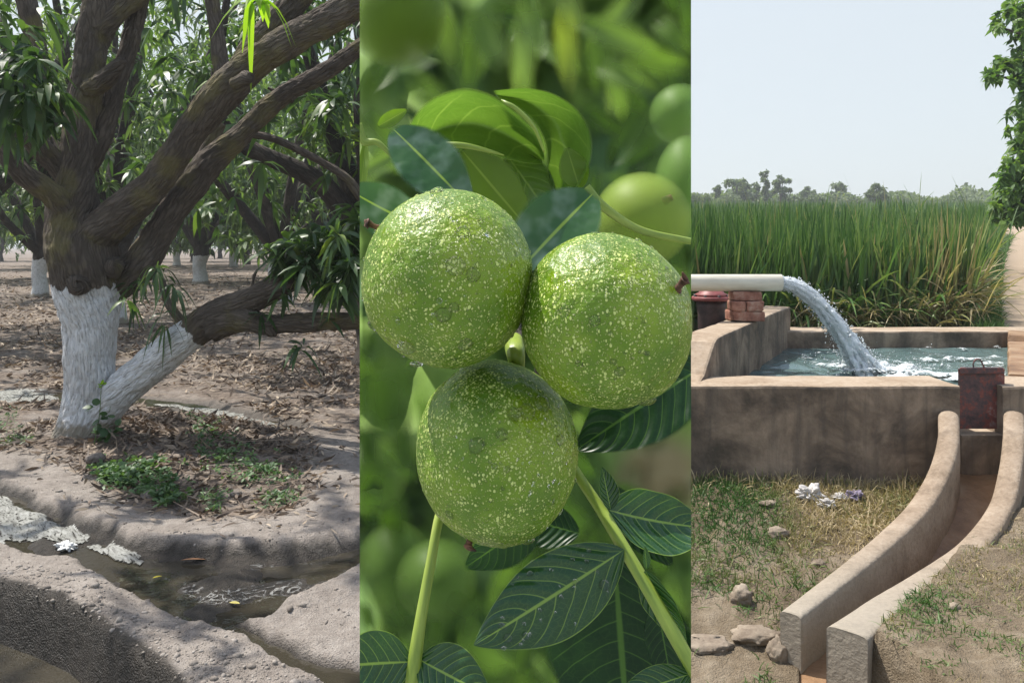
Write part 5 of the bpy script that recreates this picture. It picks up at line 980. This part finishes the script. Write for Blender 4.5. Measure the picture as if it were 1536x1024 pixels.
fl = t.math('MAXIMUM', t.math('MAXIMUM', f1, t.math('MULTIPLY', f2, .75)), f3)
c = t.mix(t.math('MULTIPLY', fl, .8), base, (.62, .70, .22)); dk = t.voro(warp, 260, 'F1'); c = t.mix(t.math('MULTIPLY', t.step(t.noise(ob, 900, 2), .66, .74), .5), c, (.05, .08, .01))
wetp = t.step(t.noise(ob, 60, 3), .52, .64)
h = t.math('ADD', t.math('MULTIPLY', fl, .5), t.math('MULTIPLY', t.noise(ob, 260, 3), .9))
M['husk'] = t.done(t.bsdf(c, t.math('SUBTRACT', .42, t.math('MULTIPLY', wetp, .28)), t.bump(h, 1., .0014), .42, Subsurface_Weight=.12, Subsurface_Radius=(.0012, .002, .0004)))
t = NT('water_drop'); gl = t.new('BsdfGlass'); gl.inputs['IOR'].default_value = 1.33; gl.inputs['Roughness'].default_value = 0.; tp = t.new('BsdfTransparent'); gs = t.new('BsdfGlossy'); gs.inputs['Roughness'].default_value = .03
fr = t.new('Fresnel'); fr.inputs[0].default_value = 1.5; M['drop'] = t.done(t.mixs(.25, gl.outputs[0], tp.outputs[0]))
def walnut(px, py, rx, ry, Y, rot, label, calyx, drops, seed):
    c = P(px, py, Y); s = Y/F; o = thing('walnut_fruit', c, label, 'walnut', 'ripe green walnuts of the front cluster')
    bm = bmesh.new(); bmesh.ops.create_uvsphere(bm, u_segments=160, v_segments=100, radius=1); co = np.array([v.co[:] for v in bm.verts])
    k = 1+.03*fbm(co+seed, 1.1, 2)+.008*fbm(co+seed, 4.5, 3)+.003*fbm(co+seed, 22, 3); cz = Matrix.Rotation(rot, 3, 'Y')
    for v, kk in zip(bm.verts, k):
        w = cz@Vector((v.co.x*rx*s*kk, v.co.y*(rx+ry)*.5*s*kk, v.co.z*ry*s*kk)); v.co = w
    me_o = bm_obj('husk', bm, M['husk'], None); me_o.parent = o
    surf = lambda d, m=1.: c+cz@Vector((d.x*rx*s, d.y*(rx+ry)*.5*s, d.z*ry*s))*m
    # brown remains of the flower
    (x0, y0), (x1, y1), w = calyx; inv = cz.inverted()
    def onsurf(px_, py_):
        dx, dz = (px_-px)/rx, -(py_-py)/ry; dd = inv@Vector((dx, 0, dz)); r2 = min(dd.x**2+dd.z**2, .985); return Vector((dd.x, -math.sqrt(1-r2), dd.z)).normalized()
    d0 = onsurf(x0, y0); a = surf(d0, .98); b = a+Vector(((x1-x0)*s, -.002, -(y1-y0)*s))
    cal = tube('calyx', [(*a, w*.42*s), (*a.lerp(b, .35), w*.30*s), (*a.lerp(b, .7), w*.34*s), (*b, w*.5*s)], M['stub'], o, 26, 16, .3, 500, seed=seed)
    for q_ in range(4):
        e = b+Vector((rng.normal(0, 5), rng.normal(0, 3), rng.normal(0, 5)))*s*1.1; tube('stigma', [(*b, w*.22*s), (*b.lerp(e, .5), w*.2*s), (*e, w*.06*s)], M['stub'], cal, 8, 8, .2, 500)
    def drop(acc, d, r_, fl_):
        n_ = d.normalized(); cc = surf(n_); m = n_.to_track_quat('Z', 'Y').to_matrix(); V = (ICO2*[r_, r_, r_*fl_])@np.array(m).T+np.array(cc); acc.add(V, ICF2)
    for px_, py_, rp_ in drops:
        acc = Acc(); drop(acc, onsurf(px_, py_), rp_*s, .5); acc.build('water_drop', M['drop'], o)
    acc = Acc()
    for _ in range(90):
        a_ = rng.random()*6.283; q_ = math.sqrt(rng.random())*.985; dd = Vector((q_*math.cos(a_), -math.sqrt(1-q_*q_), q_*math.sin(a_))); drop(acc, dd, rng.lognormal(math.log(2.1), .42)*s, .42)
    for _ in range(26):
        a_ = rng.uniform(0, 6.283); drop(acc, Vector((math.cos(a_), rng.uniform(-.15, .1), math.sin(a_))), rng.uniform(2, 5)*s, .5)
    acc.build('fine_drops', M['drop'], o)['kind'] = 'stuff'
    return o
bm = bmesh.new(); bmesh.ops.create_icosphere(bm, subdivisions=3, radius=1); ICO2 = np.array([v.co[:] for v in bm.verts]); ICF2 = [[v.index for v in f.verts] for f in bm.faces]; bm.free()
walnut(671, 418, 128, 134, .262, .25, 'speckled green walnut upper left of the wet cluster', ((566, 338), (549, 330), 12), [(692,396,14),(676,462,11),(690,452,7),(620,512,13),(655,288,11),(556,490,9),(615,430,6),(705,505,12),(627,545,10),(700,350,10)], 1)
walnut(910, 481, 126, 131, .258, -.3, 'speckled green walnut at the right of the cluster with brown stub', ((1003, 430), (1014, 414), 17), [(963,594,14),(970,606,11),(841,458,10),(880,470,8),(914,540,8),(895,352,9),(960,352,6),(1000,560,7),(860,530,7)], 2)
walnut(747, 677, 119, 136, .277, -.12, 'lowest speckled green walnut of the wet cluster', ((705, 800), (702, 810), 15), [(772,600,10),(790,598,12),(812,590,13),(720,640,11),(752,812,9),(790,800,10),(680,745,8),(836,640,8),(755,625,9)], 3)
# a few beads of water on the front leaflet
acc = Acc(); vs = [v.co for v in front_leaf.data.vertices]
for k_ in range(34):
    c = Vector(vs[rng.integers(120, len(vs)-120)]); r_ = rng.lognormal(math.log(2.6), .45)*.27/F; acc.add(ICO2*np.array([1, .5, 1])*r_+np.array(c)+[0, -.0003, 0], ICF2)
acc.build('water_drops', M['drop'], spr)['kind'] = 'stuff'
# ------------------------------------------------------------------ light, sky, camera
HAZE = .0013
EL, AZ = 62., -62.                     # sun elevation, azimuth from +Y (negative: to the left)
w = bpy.data.worlds.new('World'); sc.world = w; w.use_nodes = True; nt = w.node_tree
bg = nt.nodes['Background']; sky = nt.nodes.new('ShaderNodeTexSky'); sky.sky_type = 'NISHITA'; sky.sun_disc = False; sky.sun_elevation = R(EL); sky.sun_rotation = R(AZ); sky.air_density = 1.0; sky.dust_density = 2.0; sky.ozone_density = 1.0
mx = nt.nodes.new('ShaderNodeMix'); mx.data_type = 'RGBA'; mx.inputs[0].default_value = .85; mx.inputs[7].default_value = (2.55, 2.74, 2.81, 1)      # thin white haze over the blue
tc = nt.nodes.new('ShaderNodeTexCoord'); sx = nt.nodes.new('ShaderNodeSeparateXYZ'); nt.links.new(tc.outputs['Generated'], sx.inputs[0]); mr = nt.nodes.new('ShaderNodeMapRange'); mr.interpolation_type = 'SMOOTHSTEP'; nt.links.new(sx.outputs[2], mr.inputs[0]); mr.inputs[1].default_value = .22; mr.inputs[2].default_value = .7; mr.inputs[3].default_value = .88; mr.inputs[4].default_value = .3; nt.links.new(mr.outputs[0], mx.inputs[0])
nt.links.new(sky.outputs[0], mx.inputs[6]); nt.links.new(mx.outputs[2], bg.inputs[0]); bg.inputs[1].default_value = .15
sd = bpy.data.lights.new('sun', 'SUN'); sd.energy = 3.6; sd.angle = R(.6); sd.color = (1., .95, .87); so = bpy.data.objects.new('sun', sd); col.objects.link(so)
dv = Vector((math.sin(R(AZ))*math.cos(R(EL)), math.cos(R(AZ))*math.cos(R(EL)), math.sin(R(EL)))); so.rotation_euler = dv.to_track_quat('Z', 'Y').to_euler(); so.location = dv*50
bm = bmesh.new(); hull_box(bm, [(-3200, -60), (4600, -60), (4600, 2700), (-3200, 2700)], -3., 21.); hz = bm_obj('haze', bm, None, None, False); tag(hz, 'thin pale dusty haze hanging over orchard and fields', 'haze', kind='stuff')
t = NT('haze'); pv = t.new('VolumePrincipled'); pv.inputs['Color'].default_value = (.86, .90, .93, 1); pv.inputs['Density'].default_value = HAZE; pv.inputs['Anisotropy'].default_value = .3
t.t.links.new(pv.outputs[0], t.out.inputs['Volume']); hz.data.materials.append(t.m)
cd = bpy.data.cameras.new('camera'); cam = bpy.data.objects.new('camera', cd); col.objects.link(cam); cam.location = (0, 0, H); cam.rotation_euler = (R(90), 0, 0)
cd.sensor_fit = 'HORIZONTAL'; cd.sensor_width = 36; cd.lens = 36*F/1536; cd.shift_y = -(512-HY)/1536; cd.clip_start = .02; cd.clip_end = 6000; sc.camera = cam
sc.view_settings.view_transform = 'Standard'; sc.view_settings.look = 'None'; sc.view_settings.gamma = 1; sc.view_settings.exposure = 0.98
sc.render.engine = 'CYCLES'; sc.cycles.max_bounces = 7; sc.cycles.diffuse_bounces = 3; sc.cycles.glossy_bounces = 3; sc.cycles.transmission_bounces = 6; sc.cycles.transparent_max_bounces = 40; sc.cycles.caustics_reflective = False; sc.cycles.caustics_refractive = True; sc.cycles.use_denoising = True; sc.cycles.sample_clamp_indirect = 6
